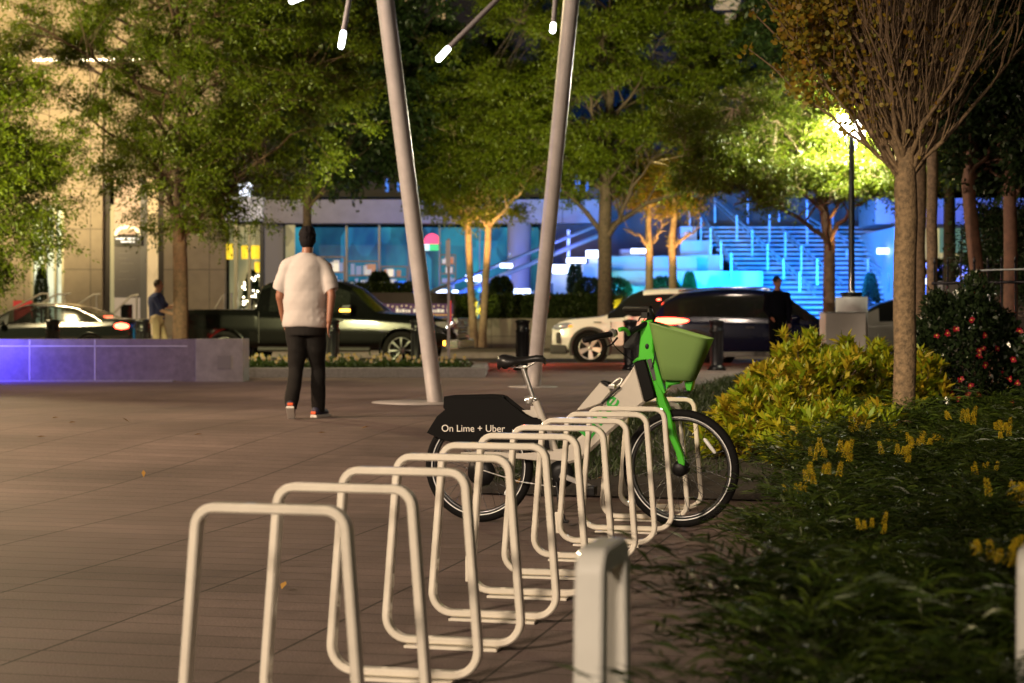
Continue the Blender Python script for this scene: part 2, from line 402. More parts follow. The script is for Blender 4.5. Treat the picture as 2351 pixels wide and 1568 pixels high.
# ================================================================== bench wall on the left, blue lit
M_wall = mat('granite_panels', (.20, .17, .19), .5, var=.22, vscale=9, bump=.15, bscale=60)
Yw = 27.4
x0, x1, x2 = XP(-420, Yw), XP(448, Yw), XP(559, Yw)
r = empty('bench_wall', (0, 0, 0), 0, 'long low granite wall, washed blue at its left end and violet further right', 'wall')
b = MB(); b.box((x0, Yw, .15), (x1, Yw + .55, .845)); b.build('wall_body', M_wall, r)
b = MB()
for px in (68, 218): b.box((XP(px, Yw) - .008, Yw - .006, .18), (XP(px, Yw) + .008, Yw, .84))
b.box((x0, Yw - .006, .735), (XP(430, Yw), Yw, .75)); b.build('panel_joints', mat('pale_joint', (.6, .6, .62), .5), r)
b = MB(); b.box((x0, Yw - .10, .19), (XP(400, Yw), Yw - .008, .235)); b.build('base_ledge', M_kerb2, r)
r2 = empty('wall_pier', (0, 0, 0), 0, 'grey stone end block of the low wall with a small square access plate', 'wall')
b = MB(); b.bbox((x1 + .004, Yw - .02, .15), (x2, Yw + .60, .85), .012); b.build('pier_body', mat('grey_stone', (.30, .28, .25), .6, var=.2, vscale=5, bump=.2), r2)
b = MB(); b.box((XP(500, Yw), Yw - .026, .40), (XP(531, Yw), Yw - .0205, .60)); b.build('access_plate', mat('plate_grey', (.22, .205, .185), .5), r2)
lamp('wall_wash', 'AREA', (XP(-50, Yw), Yw - .8, .7), 55, (.07, .05, 1.0), (XP(30, Yw), Yw, .5), .3, size_y=.1)
lamp('wall_wash', 'AREA', (XP(40, Yw), Yw - 2.6, 1.5), 13, (.50, .25, .75), (XP(330, Yw), Yw, .5), .5, size_y=.1)

# ================================================================== sculpture: leaning poles and light rods
M_steel = mat('brushed_steel', (.78, .72, .68), .32, metal=.5, var=.10, vscale=5)
M_rod = mat('rod_metal', (.25, .22, .22), .5, metal=.2)
M_led = mat('led_tip', (1, 1, 1), .3, emit=(.93, .93, 1.0), estr=14)
sculpt = empty('light_sculpture', P(1000, 925, 20.6), 0, 'tall sculpture of leaning steel poles with thin rods hanging and glowing white tips', 'sculpture')
sculpt.location = (0, 20.6, 0)
def sc_l(p): return Vector(p) - Vector((0, 20.6, 0))
b = MB(); A0 = P(1000, 928, 20.6); A1 = P(885, 0, 18.7); A2 = A1 + (A1 - A0) * .9
A0.z = .21
b.tube([sc_l(A0), sc_l(A1), sc_l(A2)], .091, 28); b.build('pole', M_steel, sculpt)
b = MB(); B0 = P(1224, 892, 25.2); B0.z = .21; B1 = P(1312, 0, 22.2); B2 = B1 + (B1 - B0) * .8
b.tube([sc_l(B0), sc_l(B1), sc_l(B2)], .098, 28); b.build('pole', M_steel, sculpt)
hubc = (A2 + B2) / 2
b = MB(); b.tube([sc_l(A2), sc_l(hubc + Vector((0, 0, .4))), sc_l(B2)], .07, 16); b.build('crossbar', M_steel, sculpt)
M_bp = mat('base_plate', (.42, .38, .35), .5, metal=.3)
MB().lathe([(.60, .0), (.60, .008), (.20, .012), (.1, .012)], (A0.x - .12, A0.y - 20.6 + .02, .212), 40).build('base_plate', M_bp, sculpt)
MB().lathe([(.34, 0), (.34, .008), (.1, .012)], (B0.x, B0.y - 20.6, .212), 32).build('base_plate', M_bp, sculpt)
for (a, tip0, tip1, Y, up) in (((812, -60), (789, 70), (782, 112), 17.5, 4), ((1180, -40), (1032, 108), (1003, 140), 17.0, 4), ((1280, -60), (1271, 52), (1268, 76), 21.0, 4), ((800, -60), (700, -10), (664, 5), 17.5, 4)):
    p0 = P(*a, Y); p1 = P(*tip0, Y); p2 = P(*tip1, Y); d = (p0 - p1).normalized()
    rr = .026 if Y < 20 else .030
    b = MB(); b.tube([sc_l(p1), sc_l(p0 + d * 1.4)], rr, 14); ro = b.build('light_rod', M_rod, sculpt)
    dd = (p2 - p1).normalized(); b = MB(); b.cap(sc_l(p1 + dd * rr), rr * 1.15, sc_l(p2 - dd * rr), rr * 1.15, 16); b.build('light_tip', M_led, ro)

# ================================================================== bike racks
M_rack = mat('rack_enamel', (.76, .70, .575), .30, var=.10, vscale=7, coat=.8)
def rack_path(wt, wb, h, rt, rb, z0=.012, w=.017):
    """centre line loop of the tapered frame in x-z"""
    c = [(-wb/2 + w, z0 + w), (wb/2 - w, z0 + w), (wt/2 - w, h - w), (-wt/2 + w, h - w)]; rr = [rb, rb, rt, rt]; pts = []
    for i in range(4):
        p = Vector(c[i]); a = Vector(c[i-1]) - p; d = Vector(c[(i+1) % 4]) - p; a.normalize(); d.normalize()
        ang = a.angle(d); t = rr[i] / math.tan(ang / 2); bis = (a + d).normalized(); cc = p + bis * (rr[i] / math.sin(ang / 2))
        s0 = p + a * t; s1 = p + d * t
        a0 = math.atan2(*(s0 - cc).yx); a1 = math.atan2(*(s1 - cc).yx); da = (a1 - a0 + PI) % (2*PI) - PI
        for k in range(9): q = a0 + da * k / 8; pts.append((cc.x + rr[i]*math.cos(q), cc.y + rr[i]*math.sin(q)))
    return pts
def loop_bar(b, pts, w, d, ch=.005):
    """rounded rectangular bar along closed x-z path; w in plane, d along y"""
    n = len(pts); prof = []
    hw, hd = w/2, d/2
    for (sx, sy) in ((1, 1), (-1, 1), (-1, -1), (1, -1)):
        ps = [(sx*(hw-ch), sy*hd), (sx*hw, sy*(hd-ch))]
        if (sx, sy) in ((-1, 1), (1, -1)): pass
        prof += ps if (sx*sy < 0) else ps[::-1]
    rings = []
    for i in range(n):
        p = Vector(pts[i]); t = (Vector(pts[(i+1) % n]) - Vector(pts[i-1])).normalized(); nn = Vector((-t.y, t.x))
        rings.append([Vector((p.x + nn.x*q[0], q[1], p.y + nn.y*q[0])) for q in prof])
    k = len(prof); v = [q for r_ in rings for q in r_]; f = []
    for i in range(n):
        j = (i + 1) % n
        for a in range(k): c_ = (a + 1) % k; f.append((i*k+a, j*k+a, j*k+c_, i*k+c_))
    b.add(v, f, False)
def make_rack():
    r = empty('bike_rack')
    b = MB(); loop_bar(b, rack_path(.435, .535, .69, .055, .08, w=.015), .0255, .044); fr = b.build('frame', M_rack, r)
    fr.data.polygons.foreach_set('use_smooth', [True] * len(fr.data.polygons)); fr.data.set_sharp_from_angle(angle=R(30))
    b = MB(); b.bbox((-.17, -.045, 0.001), (.17, .045, .0115), .003); b.build('foot_plate', M_rack, r)
    return r
ordn = ['nearest', 'second', 'third', 'fourth', 'fifth', 'sixth', 'seventh', 'eighth', 'ninth', 'tenth', 'eleventh', 'farthest']
proto = make_rack()
rackrng = random.Random(4)
for i in range(12):
    hpx = 1 / (.002033 + (i + 1 - 3) * .0001995); Y = F * .69 / hpx
    o = proto if i == 0 else copy_tree(proto)
    X = -.347 + .24 * (Y - 5.89); o.location = (X, Y, 0.0); o.rotation_euler = (0, 0, -TH + R(rackrng.uniform(-.8, .8)))
    if i == 0: lb = 'cream tapered loop rack at the near end of the row, largest in view'
    elif i == 11: lb = 'cream tapered loop rack at the far end, behind the bicycle front wheel'
    else: lb = 'cream tapered steel loop rack, %s from the near end of the row of twelve' % ordn[i]
    tag(o, lb, 'bike rack', 'cream loop bike racks in a row')
    if i in (5, 8):
        b = MB(); b.bbox((-.272, -.012, .06), (-.235, .012, .17), .008); b.build('lock_tab', M_rack, o)
# two racks standing end-on close to the camera
M_rack2 = mat('rack_white', (.90, .88, .78), .36, var=.06, vscale=4, coat=.5)
def end_rack(pxl, pxr, Yn, label):
    r = empty('loop_stand', (0, 0, 0), 0, label, 'bike stand', 'pale loop stands close to the camera')
    xa = XP(pxl, Yn); xb = XP(pxr, Yn + .22)
    pa = Vector((xa, Yn)); pb = Vector((xb, Yn + .22)); dr = (pb - pa).normalized(); L = (pb - pa).length
    r.location = ((xa + xb) / 2, Yn + .11, 0); r.rotation_euler = (0, 0, math.atan2(dr.y, dr.x))
    b = MB(); loop_bar(b, rack_path(L + .058, L + .13, .70, .03, .05, w=.027), .054, .060, .006); fr = b.build('frame', M_rack2, r)
    fr.data.polygons.foreach_set('use_smooth', [True] * len(fr.data.polygons)); fr.data.set_sharp_from_angle(angle=R(30))
    b = MB(); b.bbox((-L/2, -.05, 0.001), (L/2, .05, .0115), .003); b.build('foot_plate', M_rack2, r)
end_rack(1358, 1409, 3.72, 'pale loop stand seen end-on in front of the rack row, centre bottom of the view')
end_rack(2371, 2395, 3.72, 'pale loop stand seen end-on at the right border, only its edge in view')

# ================================================================== bicycle
M_blk = mat('black_plastic', (.007, .007, .007), .42, spec=.25, bump=.1, bscale=200)
M_skirt = mat('skirt_black', (.004, .0035, .003), .42, spec=.12)
M_rub = mat('tyre_rubber', (.007, .0065, .006), .8, spec=.15, bump=.3, bscale=90)
M_whitestripe = mat('reflective_stripe', (.75, .75, .72), .3)
M_spoke = mat('spoke_steel', (.10, .10, .10), .3, metal=.9)
M_lime = mat('lime_green', (.06, .46, .02), .32, coat=.5, var=.08, vscale=6)
M_limeb = leafmat('basket_green', [(.30, .48, .15), (.30, .48, .15)], .45, .45)
M_cream = mat('bike_cream', (.56, .51, .43), .35, coat=.4, var=.05)
M_silver = mat('bike_silver', (.62, .60, .56), .28, metal=.8)
M_txt = mat('pale_lettering', (.82, .76, .66), .5)
M_grn = mat('green_lettering', (.02, .36, .03), .4)
bx, by = XP(1100, 10.47), 10.47
bike = empty('bicycle', (bx, by, 0), R(-13.45), 'lime green and cream rental bicycle with black rear skirt leaning in the rack row', 'bicycle')
def Q(zx, zy, y=0.0):
    zg = 1412 + (zx - 475) / 1295 * 53
    return Vector(((zx - 475) * .0008966, y, (zg - zy) * .000882))
def Q2(zx, zy): q = Q(zx, zy); return (q.x, q.z)
def W2(x2, y2):   # from the closer crop 1350..1850 x 740..1070 into zoom4 coords
    sx = 1350 + x2 * .21268; sy = 740 + y2 * .21268; return ((sx - 1000) / .3828, (sy - 740) / .3828)
def QW(x2, y2, y=0.0): return Q(*W2(x2, y2), y)
def W3(x3, y3):   # from crop 1030..1500 x 840..1150
    sx = 1030 + x3 * .19991; sy = 840 + y3 * .19991; return ((sx - 1000) / .3828, (sy - 740) / .3828)
def QT(x3, y3, y=0.0): return Q(*W3(x3, y3), y)
def p2(v): return (v.x, v.z)
def wheel(cx, rad, rot=0.0, hubr=.03, refl=(.16, -25)):
    c = Vector((cx, 0, rad)); M = Matrix.Translation(c) @ Matrix.Rotation(rot, 4, 'Z')
    def ring(r, m_, tr, n=72, k=8, y=0):
        b = MB(); b.tube([M @ Vector((r*math.cos(2*PI*i/n), y, r*math.sin(2*PI*i/n))) for i in range(n)], tr, k, closed=True); return b
    rim = ring(rad - .055, None, .013, 64, 6)
    for i in range(32):
        a = 2*PI*i/32; sg = 1 if i % 2 else -1; hb = a + (.9 if (i // 2) % 2 else -.9)
        rim.tube([M @ Vector((hubr*math.cos(hb), sg*.03, hubr*math.sin(hb))), M @ Vector(((rad-.06)*math.cos(a), 0, (rad-.06)*math.sin(a)))], .0016, 5, cap=False)
    wo = rim.build('wheel', M_spoke, bike)
    ring(rad - .026, None, .0255, 80, 12).build('tyre', M_rub, wo)
    st = MB()
    n = 90; v = []; f = []
    for i in range(n):
        a = 2*PI*i/n
        for rr_, y_ in ((rad-.047, -.0225), (rad-.041, -.0255)): v.append(M @ Vector((rr_*math.cos(a), y_, rr_*math.sin(a))))
    for i in range(n): j = (i+1) % n; f.append((2*i, 2*i+1, 2*j+1, 2*j))
    st.add(v, f, True); st.build('reflective_stripe', M_whitestripe, wo)
    hb = MB(); hb.lathe([(hubr*.6, -.055), (hubr*1.05, -.04), (hubr*1.05, .04), (hubr*.6, .055)], (0,0,0), 24, M @ Matrix.Rotation(R(90), 4, 'X')); hb.build('hub', M_blk, wo)
    if refl:
        rr_, ang = refl; a = R(ang); b = MB()
        MM = M @ Matrix.Translation((rr_*math.cos(a), -.012, rr_*math.sin(a))) @ Matrix.Rotation(-(a + R(90)) if False else 0, 4, 'Y')
        dirv = Vector((-math.sin(a), 0, math.cos(a)))
        pts = [M @ Vector((rr_*math.cos(a), -.012, rr_*math.sin(a))) + dirv * t for t in (-.052, -.04, .04, .052)]
        b.tube(pts, [.006, .011, .011, .006], 8); b.build('spoke_reflector', M_whitestripe, wo)
    return wo
RW, FW = .318, .330
wheel(0.0, RW, 0, .05, (.215, -32))
wheel(Q(1770, 1070).x, FW, R(-4), .042, (.21, 38))
# frame
b = MB()
dt = [QW(1030, 770), QW(1150, 1200), QW(1130, 1215), Q(1440, 760), Q(1330, 850), Q(1220, 955), Q(1130, 1030), Q(1060, 1045), Q(930, 1025), Q(905, 990), Q(925, 955), Q(1035, 948), Q(1100, 900), Q(1165, 850), Q(1215, 770), Q(1290, 670), Q(1350, 600), Q(1400, 545), Q(1450, 480)]
b.prism([p2(q) for q in dt], -.036, .036, inset=.014)
b.build('frame', M_cream, bike)
b = MB(); b.prism([p2(Q(*q)) for q in ((375, 952), (600, 955), (760, 968), (930, 960), (930, 1025), (760, 1003), (600, 990), (375, 985))], -.075, -.055, inset=.004)
b.prism([p2(Q(*q)) for q in ((375, 952), (600, 955), (760, 968), (930, 960), (930, 1025), (760, 1003), (600, 990), (375, 985))], .055, .075, inset=.004)
b.build('chainstay', M_cream, bike)
b = MB(); b.tube([Q(845, 640), Q(905, 800), Q(965, 960)], [.022, .024, .026], 14); b.prism([p2(QT(*q)) for q in ((1300, 830), (1410, 830), (1410, 780), (1480, 780), (1540, 930), (1440, 925), (1360, 880))], -.012, .012, inset=.003); b.build('seat_tube', M_cream, bike)
b = MB(); b.tube([Q(762, 418), Q(836, 640)], .0135, 14); sp_ = b.build('seat_post', M_silver, bike)
b = MB(); b.tube([QT(1345, 715), QT(1430, 690)], [.024, .024], 12); M_ = Matrix.Translation(QT(1480, 690, -.02)); b.ell((0, 0, 0), (.018, .012, .008), 10, 6, M_); b.tube([QT(1385, 745), QT(1415, 680)], .024, 16); b.build('seat_clamp', M_silver, sp_)
# saddle
sd = empty('saddle', (0, 0, 0)); sd.parent = bike
b = MB(); rings = []
top = [(600, 352), (612, 336), (640, 330), (680, 340), (730, 352), (790, 350), (850, 342), (890, 346), (908, 365)]
hws = [.025, .065, .085, .085, .065, .038, .026, .022, .012]
for (zx, zy), hw in zip(top, hws):
    q = Q(zx, zy); th = .042 if zx < 700 else .032
    for_ = [(-1.0, -.9), (-.98, -.35), (-.75, -.06), (-.35, 0), (0, -.012 if zx < 850 else 0), (.35, 0), (.75, -.06), (.98, -.35), (1.0, -.9), (.6, -1.0), (-.6, -1.0)]
    rings.append([Vector((q.x, a*hw, q.z + c*th*(1.6 if zx < 700 else 1.2))) for a, c in for_])
k = len(rings[0]); v = [q for rg in rings for q in rg]; f = [(i*k+a, i*k+(a+1) % k, (i+1)*k+(a+1) % k, (i+1)*k+a) for i in range(len(rings)-1) for a in range(k)]
b.add(v, f, True); b.add(rings[0], [tuple(range(k))[::-1]]); b.add(rings[-1], [tuple(range(k))])
b.ell(Q(645, 400), (.022, .055, .024), 12, 8); b.build('seat_cover', mat('saddle_black', (.012, .011, .011), .35), sd)
b = MB()
for s_ in (-.022, .022): b.tube([Q(660, 400, s_), Q(700, 418, s_), Q(790, 418, s_), Q(850, 385, s_ * .6)], .0035, 6)
b.bbox(Q(735, 424, -.02) , Q(785, 408, .02), .003); b.build('saddle_rails', M_silver, sd)
# rear skirt
sk = [QT(350, 625), QT(430, 618), QT(890, 622), QT(1020, 632), QT(1080, 650), QT(1130, 690), QT(1300, 830), QT(1370, 890), QT(1440, 925), QT(1560, 940), QT(1640, 1120), QT(1670, 1310), QT(1600, 1300), QT(1400, 1300), Q(600, 905), Q(470, 905), Q(330, 893), Q(240, 866), QT(130, 1070), QT(200, 960), QT(260, 870), QT(360, 790), QT(340, 765)]
for sy in (-1, 1):
    b = MB(); b.prism([p2(q) for q in sk], sy * .062, sy * .056, inset=.002); b.build('wheel_skirt', M_skirt, bike)
b = MB(); b.bbox(Vector((QT(350, 0).x, -.062, QT(0, 640).z)), Vector((QT(1060, 0).x, .062, QT(0, 622).z + .004)), .004)
arc = [QT(360, 790), QT(260, 870), QT(200, 960), QT(130, 1070)]
for i in range(3):
    a, c = arc[i], arc[i+1]; b.add([a + Vector((0, -.06, 0)), a + Vector((0, .06, 0)), c + Vector((0, .06, 0)), c + Vector((0, -.06, 0))], [(0, 1, 2, 3)])
b.build('mudguard', M_skirt, bike)
b = MB(); b.bbox(QT(338, 770, -.03), QT(440, 640, .03), .006); b.build('rear_light', M_blk, bike)
q = QT(318, 1060, -.0635); ex = (QT(1118, 1085, -.0635) - q)
ang = math.atan2(ex.z, ex.x)
Mt = Matrix.Translation(q) @ Matrix.Rotation(-ang, 4, 'Y') @ Matrix.Rotation(R(90), 4, 'X')
t_ = text('lettering', 'On Lime + Uber', .055, M_txt, bike, Mt, .0006, sx=1.0)
Lw = max((Mt.inverted() @ v.co).x for v in t_.data.vertices) - 0; t_.data.transform(Mt @ Matrix.Diagonal((ex.length / Lw, 1.02, 1, 1)) @ Mt.inverted())
# green letters running up the down tube
q = Q(1195, 905, -.0372); q1 = Q(1395, 655, -.0372); d_ = q1 - q; ang = math.atan2(d_.z, d_.x)
Mt = Matrix.Translation(q) @ Matrix.Rotation(-ang, 4, 'Y') @ Matrix.Rotation(R(90), 4, 'X')
t_ = text('lettering', 'Lime', .135, M_grn, bike, Mt, .0006, bold=.002)
Lw = max((Mt.inverted() @ v.co).x for v in t_.data.vertices); t_.data.transform(Mt @ Matrix.Diagonal((d_.length / Lw, 1, 1, 1)) @ Mt.inverted())
# lock box and phone loop on the down tube
b = MB(); b.prism([p2(QW(*q)) for q in ((640, 955), (745, 1030), (760, 1065), (650, 1195), (480, 1255), (365, 1270))], -.05, .03, inset=.005); lb_ = b.build('lock_box', M_cream, bike)
b = MB(); b.prism([p2(QW(*q)) for q in ((640, 945), (660, 935), (742, 958), (725, 1000))], -.052, .032, inset=.003); b.tube([QW(660, 1195, -.052), QW(870, 1010, -.052)], .006, 8); b.build('lock_cap', M_blk, lb_)
b = MB(); b.tube([QW(730, 1015, -.02), QW(800, 950, -.02), QW(850, 915, -.02), QW(885, 925, -.02), QW(870, 970, -.02), QW(820, 1010, -.02)], .006, 8); b.bbox(QW(720, 1030, -.04), QW(800, 985, .02), .004); b.build('phone_loop', M_silver, lb_)
# crank, chainring, chain, pedals, kickstand
bb = Q(1022, 1108)
b = MB(); Mx = Matrix.Translation(bb + Vector((0, -.06, 0))) @ Matrix.Rotation(R(90), 4, 'X'); b.lathe([(.02, -.02), (.075, -.008), (.078, .004), (.03, .012)], (0,0,0), 36, Mx); cr = b.build('chain_guard', M_blk, bike)
b = MB()
for q in (Q(968, 1136, -.075), Q(1050, 1105, -.075), Q(1030, 1180, -.075)): b.ell(q, (.006, .003, .006), 8, 6)
b.build('bolts', M_silver, cr)
b = MB()
def arm(b, a, c, w0, w1, y0, y1):
    d = (c - a).normalized(); n_ = Vector((-d.z, 0, d.x)); pts = [a + n_*w0, a - n_*w0]
    for k_ in range(7): t = -PI/2 + PI*k_/6; pts.append(c + d*math.cos(t)*w1 + n_*math.sin(t)*w1)
    b.prism([(q.x, q.z) for q in pts], y0, y1, inset=.003)
arm(b, bb, Q(1212, 1188), .016, .013, -.095, -.078); b.build('crank', M_silver, bike)
b = MB(); arm(b, bb, Q(832, 990), .016, .013, .078, .095); b.build('crank', M_silver, bike)
b = MB(); b.tube([Q(905, 1030, -.045), Q(985, 1075, -.045)], .014, 12); b.build('motor_tube', M_silver, bike)
b = MB(); b.bbox(Q(1195, 1235, -.20), Q(1265, 1180, -.10), .008); b.build('pedal', M_blk, bike)
b = MB(); b.bbox(Q(752, 1008, .10), Q(840, 965, .19), .008); b.build('pedal', M_blk, bike)
b = MB(); hub = Q(505, 1085, -.05); b.lathe([(.02, -.01), (.08, -.002), (.08, .004), (.02, .012)], (0,0,0), 30, Matrix.Translation(hub) @ Matrix.Rotation(R(90), 4, 'X')); b.build('sprocket', M_blk, bike)
b = MB(); ch = [Q(490, 1062, -.062), Q(600, 1100, -.062), Q(760, 1150, -.062), Q(880, 1170, -.062), Q(960, 1185, -.062), Q(1020, 1182, -.062), Q(1065, 1155, -.062), Q(1092, 1120, -.062)]
fine = []
for i in range(len(ch) - 1):
    for j in range(8): fine.append(ch[i].lerp(ch[i+1], j / 8))
b.tube(fine, [.0045 if i % 2 else .0028 for i in range(len(fine))], 6); b.build('chain', M_silver, bike)
b = MB(); b.tube([Q(985, 1100, -.05), Q(1012, 1270, -.08), Q(1062, 1400, -.12)], [.009, .009, .008], 8); b.bbox(Q(1045, 1410, -.14), Q(1085, 1396, -.10), .003); b.build('kickstand', M_blk, bike)
# fork, head and column
b = MB()
b.prism([p2(q) for q in (QW(1110, 268), QW(1235, 262), QW(1250, 640), QW(1300, 900), QW(1385, 1200), QW(1440, 1330), Q(1740, 880), Q(1775, 960), Q(1802, 1040), Q(1802, 1072), Q(1766, 1074), Q(1745, 985), Q(1700, 880), QW(1390, 1520), QW(1300, 1210), QW(1270, 1080), QW(1165, 715), QW(1040, 720), QW(1020, 755), QW(1012, 735), QW(1040, 700), QW(1078, 680))], -.052, -.022, inset=.006)
b.prism([p2(q) for q in (QW(1250, 900), QW(1385, 1200), QW(1440, 1330), Q(1740, 880), Q(1802, 1040), Q(1802, 1072), Q(1766, 1074), Q(1700, 880), QW(1390, 1520), QW(1250, 1210))], .028, .052, inset=.005)
b.prism([p2(q) for q in (QW(1110, 268), QW(1235, 262), QW(1250, 640), QW(1160, 700), QW(1078, 680))], -.021, .05, inset=.006)
b.prism([p2(q) for q in (QW(1215, 600), QW(1250, 640), QW(1385, 1090), QW(1370, 1110), QW(1290, 1000))], -.06, .05, inset=.004)
b.build('fork', M_lime, bike)
b = MB(); b.prism([p2(QW(*q)) for q in ((1035, 760), (1055, 725), (1140, 708), (1165, 740), (1262, 1090), (1262, 1150), (1165, 1195), (1140, 1180))], -.058, .045, inset=.007); b.build('battery', M_skirt, bike)
b = MB(); b.prism([p2(QW(*q)) for q in ((1172, 715), (1222, 702), (1292, 945), (1245, 955))], -.057, -.05, inset=.002); b.build('badge_panel', mat('badge_grey', (.05, .045, .045), .4), bike)
b = MB(); b.ell(QW(1175, 562, -.053), (.011, .003, .016), 12, 8); b.build('keyhole', M_blk, bike)
b = MB(); b.prism([p2(QW(*q)) for q in ((885, 548), (1095, 345), (1095, 690), (1030, 700), (1000, 590), (910, 580))], -.045, .045, inset=.006); b.build('display', M_blk, bike)
b = MB(); b.tube([QW(1200, 262, 0), QW(1215, 235, .02), QW(1170, 190, .10), QW(1130, 145, .20)], [.022, .02, .017, .014], 12); b.tube([QW(1215, 250, -.01), QW(1120, 330, -.06), QW(1000, 400, -.12)], [.018, .016, .014], 12); hb_ = b.build('handlebar', M_blk, bike)
b = MB(); b.tube([QW(990, 415, -.12), QW(985, 375, -.15), QW(950, 352, -.18), QW(915, 360, -.20)], .0125, 12); b.build('bar_sleeve', M_lime, hb_)
b = MB(); b.tube([QW(1130, 135, .22), QW(1000, 128, .26), QW(985, 125, .27), QW(795, 118, .33), QW(785, 117, .335)], [.019, .02, .0165, .0185, .015], 14); b.build('grip', M_blk, hb_)
b = MB(); b.tube([QW(880, 390, -.21), QW(820, 408, -.24), QW(700, 430, -.29), QW(580, 460, -.34), QW(570, 462, -.345)], [.018, .0165, .0165, .0175, .014], 14); b.build('grip', M_blk, hb_)
b = MB(); d_ = (QW(830, 405, -.24) - QW(850, 396, -.225)); b.tube([QW(858, 392, -.222), QW(835, 402, -.236)], .024, 18); b.build('bell_ring', M_silver, hb_)
b = MB(); b.tube([QW(1080, 215, .2), QW(1040, 210, .22), QW(990, 235, .25), QW(970, 268, .27)], [.006, .006, .005, .004], 8); b.bbox(QW(1150, 240, .03) , QW(1085, 170, .2), .01); b.build('brake_lever', M_blk, hb_)
b = MB(); b.tube([QW(900, 450, -.22), QW(850, 520, -.25), QW(780, 560, -.28), QW(742, 612, -.3)], [.006, .005, .004, .004], 8); b.build('brake_lever', M_blk, hb_)
for i, (q0, q1, q2, q3) in enumerate(((QW(1130, 170, .16), QW(1040, 300, .10), QW(1020, 520, .0), QW(1050, 690, -.03)), (QW(830, 420, -.24), QW(800, 560, -.15), QW(920, 640, -.06), QW(1030, 740, -.04)), (QW(1200, 280, -.03), QW(1330, 330, -.08), QW(1290, 640, -.07), QW(1230, 820, -.06)))):
    pts_ = [q0*(1-u)**3 + q1*3*u*(1-u)**2 + q2*3*u*u*(1-u) + q3*u**3 for u in [k_/12 for k_ in range(13)]]
    b = MB(); b.tube(pts_, .0032, 6); b.build('cable', M_blk, hb_)
# basket: open tapered bin
b = MB()
prof_out = [QW(1225, 290), QW(1560, 375), QW(1840, 470), QW(1885, 520), QW(1880, 545), QW(1690, 975), QW(1340, 945), QW(1300, 850), QW(1245, 640), QW(1215, 440)]
top3 = [p2(QW(1225, 290)), p2(QW(1840, 462)), p2(QW(1885, 520))]
bot = [p2(QW(1345, 950)), p2(QW(1690, 975))]
TL = QW(1215, 280); TR = QW(1885, 505); BL = QW(1345, 950); BR = QW(1695, 975)
def bin_ring(t, w, rad=.06, infl=0.0):
    l_ = BL.lerp(TL, t); r_ = BR.lerp(TR, t); pts = []
    cs = [(0, -w), (1, -w), (1, w), (0, w)]
    for i, (u, y) in enumerate(cs):
        p = l_.lerp(r_, u); p = Vector((p.x, y, p.z)); prev = cs[i-1]; nx = cs[(i+1) % 4]
        pp = l_.lerp(r_, prev[0]); pp = Vector((pp.x, prev[1], pp.z)); pn = l_.lerp(r_, nx[0]); pn = Vector((pn.x, nx[1], pn.z))
        a = p + (pp - p).normalized()*rad; c = p + (pn - p).normalized()*rad
        for k_ in range(5): s_ = k_/4; pts.append(a*(1-s_)**2 + p*2*s_*(1-s_) + c*s_**2)
    return pts
lev = [(0, .085), (.04, .105), (.3, .125), (.6, .145), (.9, .165), (.97, .168), (1.0, .175)]
rg = [bin_ring(t, w_) for t, w_ in lev]
inner = [bin_ring(t, w_ - .008, .055) for t, w_ in reversed(lev[1:])]
inner = [[p + (sum(r_, Vector()) / len(r_) - p) * .03 for p in r_] for r_ in inner]
allr = rg + inner; k = len(allr[0]); v = [q for r_ in allr for q in r_]
f = [(i*k+a, i*k+(a+1) % k, (i+1)*k+(a+1) % k, (i+1)*k+a) for i in range(len(allr)-1) for a in range(k)]
b.add(v, f, True); b.add(rg[0], [tuple(range(k))[::-1]]); b.add(inner[-1], [tuple(range(k))])
bk = b.build('basket', M_limeb, bike)
b = MB(); b.prism([p2(QW(*q)) for q in ((1380, 955), (1560, 955), (1540, 1000), (1420, 1020), (1385, 1080))], -.05, .05, inset=.006); b.prism([p2(QW(*q)) for q in ((1590, 975), (1695, 978), (1665, 1085), (1620, 1085))], -.05, .05, inset=.006); b.build('basket_bracket', M_lime, bk)
b = MB(); b.bbox(QW(1575, 1105, -.03), QW(1645, 1075, .03), .005); b.build('front_light', M_blk, bk)

# fallen leaves on the paving
M_fall = leafmat('fallen_leaf', [(.30, .12, .03), (.45, .25, .05), (.20, .08, .03)], .7, .1)
rng = np.random.default_rng(5)
for i, (px, py) in enumerate([(128, 960), (167, 971), (308, 970), (840, 985), (738, 1001), (668, 1354), (343, 1095), (95, 1012), (455, 1006), (1890, 1400)]):
    k = (py - HZ) / (CH - gh(14)) if py < 1100 else (py - HZ) / CH; Y = F / k
    z = gh(Y)
    for _ in range(4): Y = F * (CH - z - .01) / (py - HZ); z = gh(Y)
    c = np.array([[XP(px, Y), Y, z + .012]]); a = rng.uniform(0, 6.28)
    o = leaves_obj('fallen_leaf', c - np.array([[.04, 0, 0]]), np.array([[math.cos(a) + .8, math.sin(a) * .3, .12]]), np.array([[0, .1, 1.0]]), .055 if py > 1200 else .08, .03, M_fall, fold=.25)
    spot = ['left of the walking man', 'near the low wall', 'in front of the nearest rack'][0 if i < 5 else (2 if i == 5 else 1)]
    tag(o, 'curled brown leaf fallen on the open brown paving', 'leaf', 'fallen leaves on the paving')
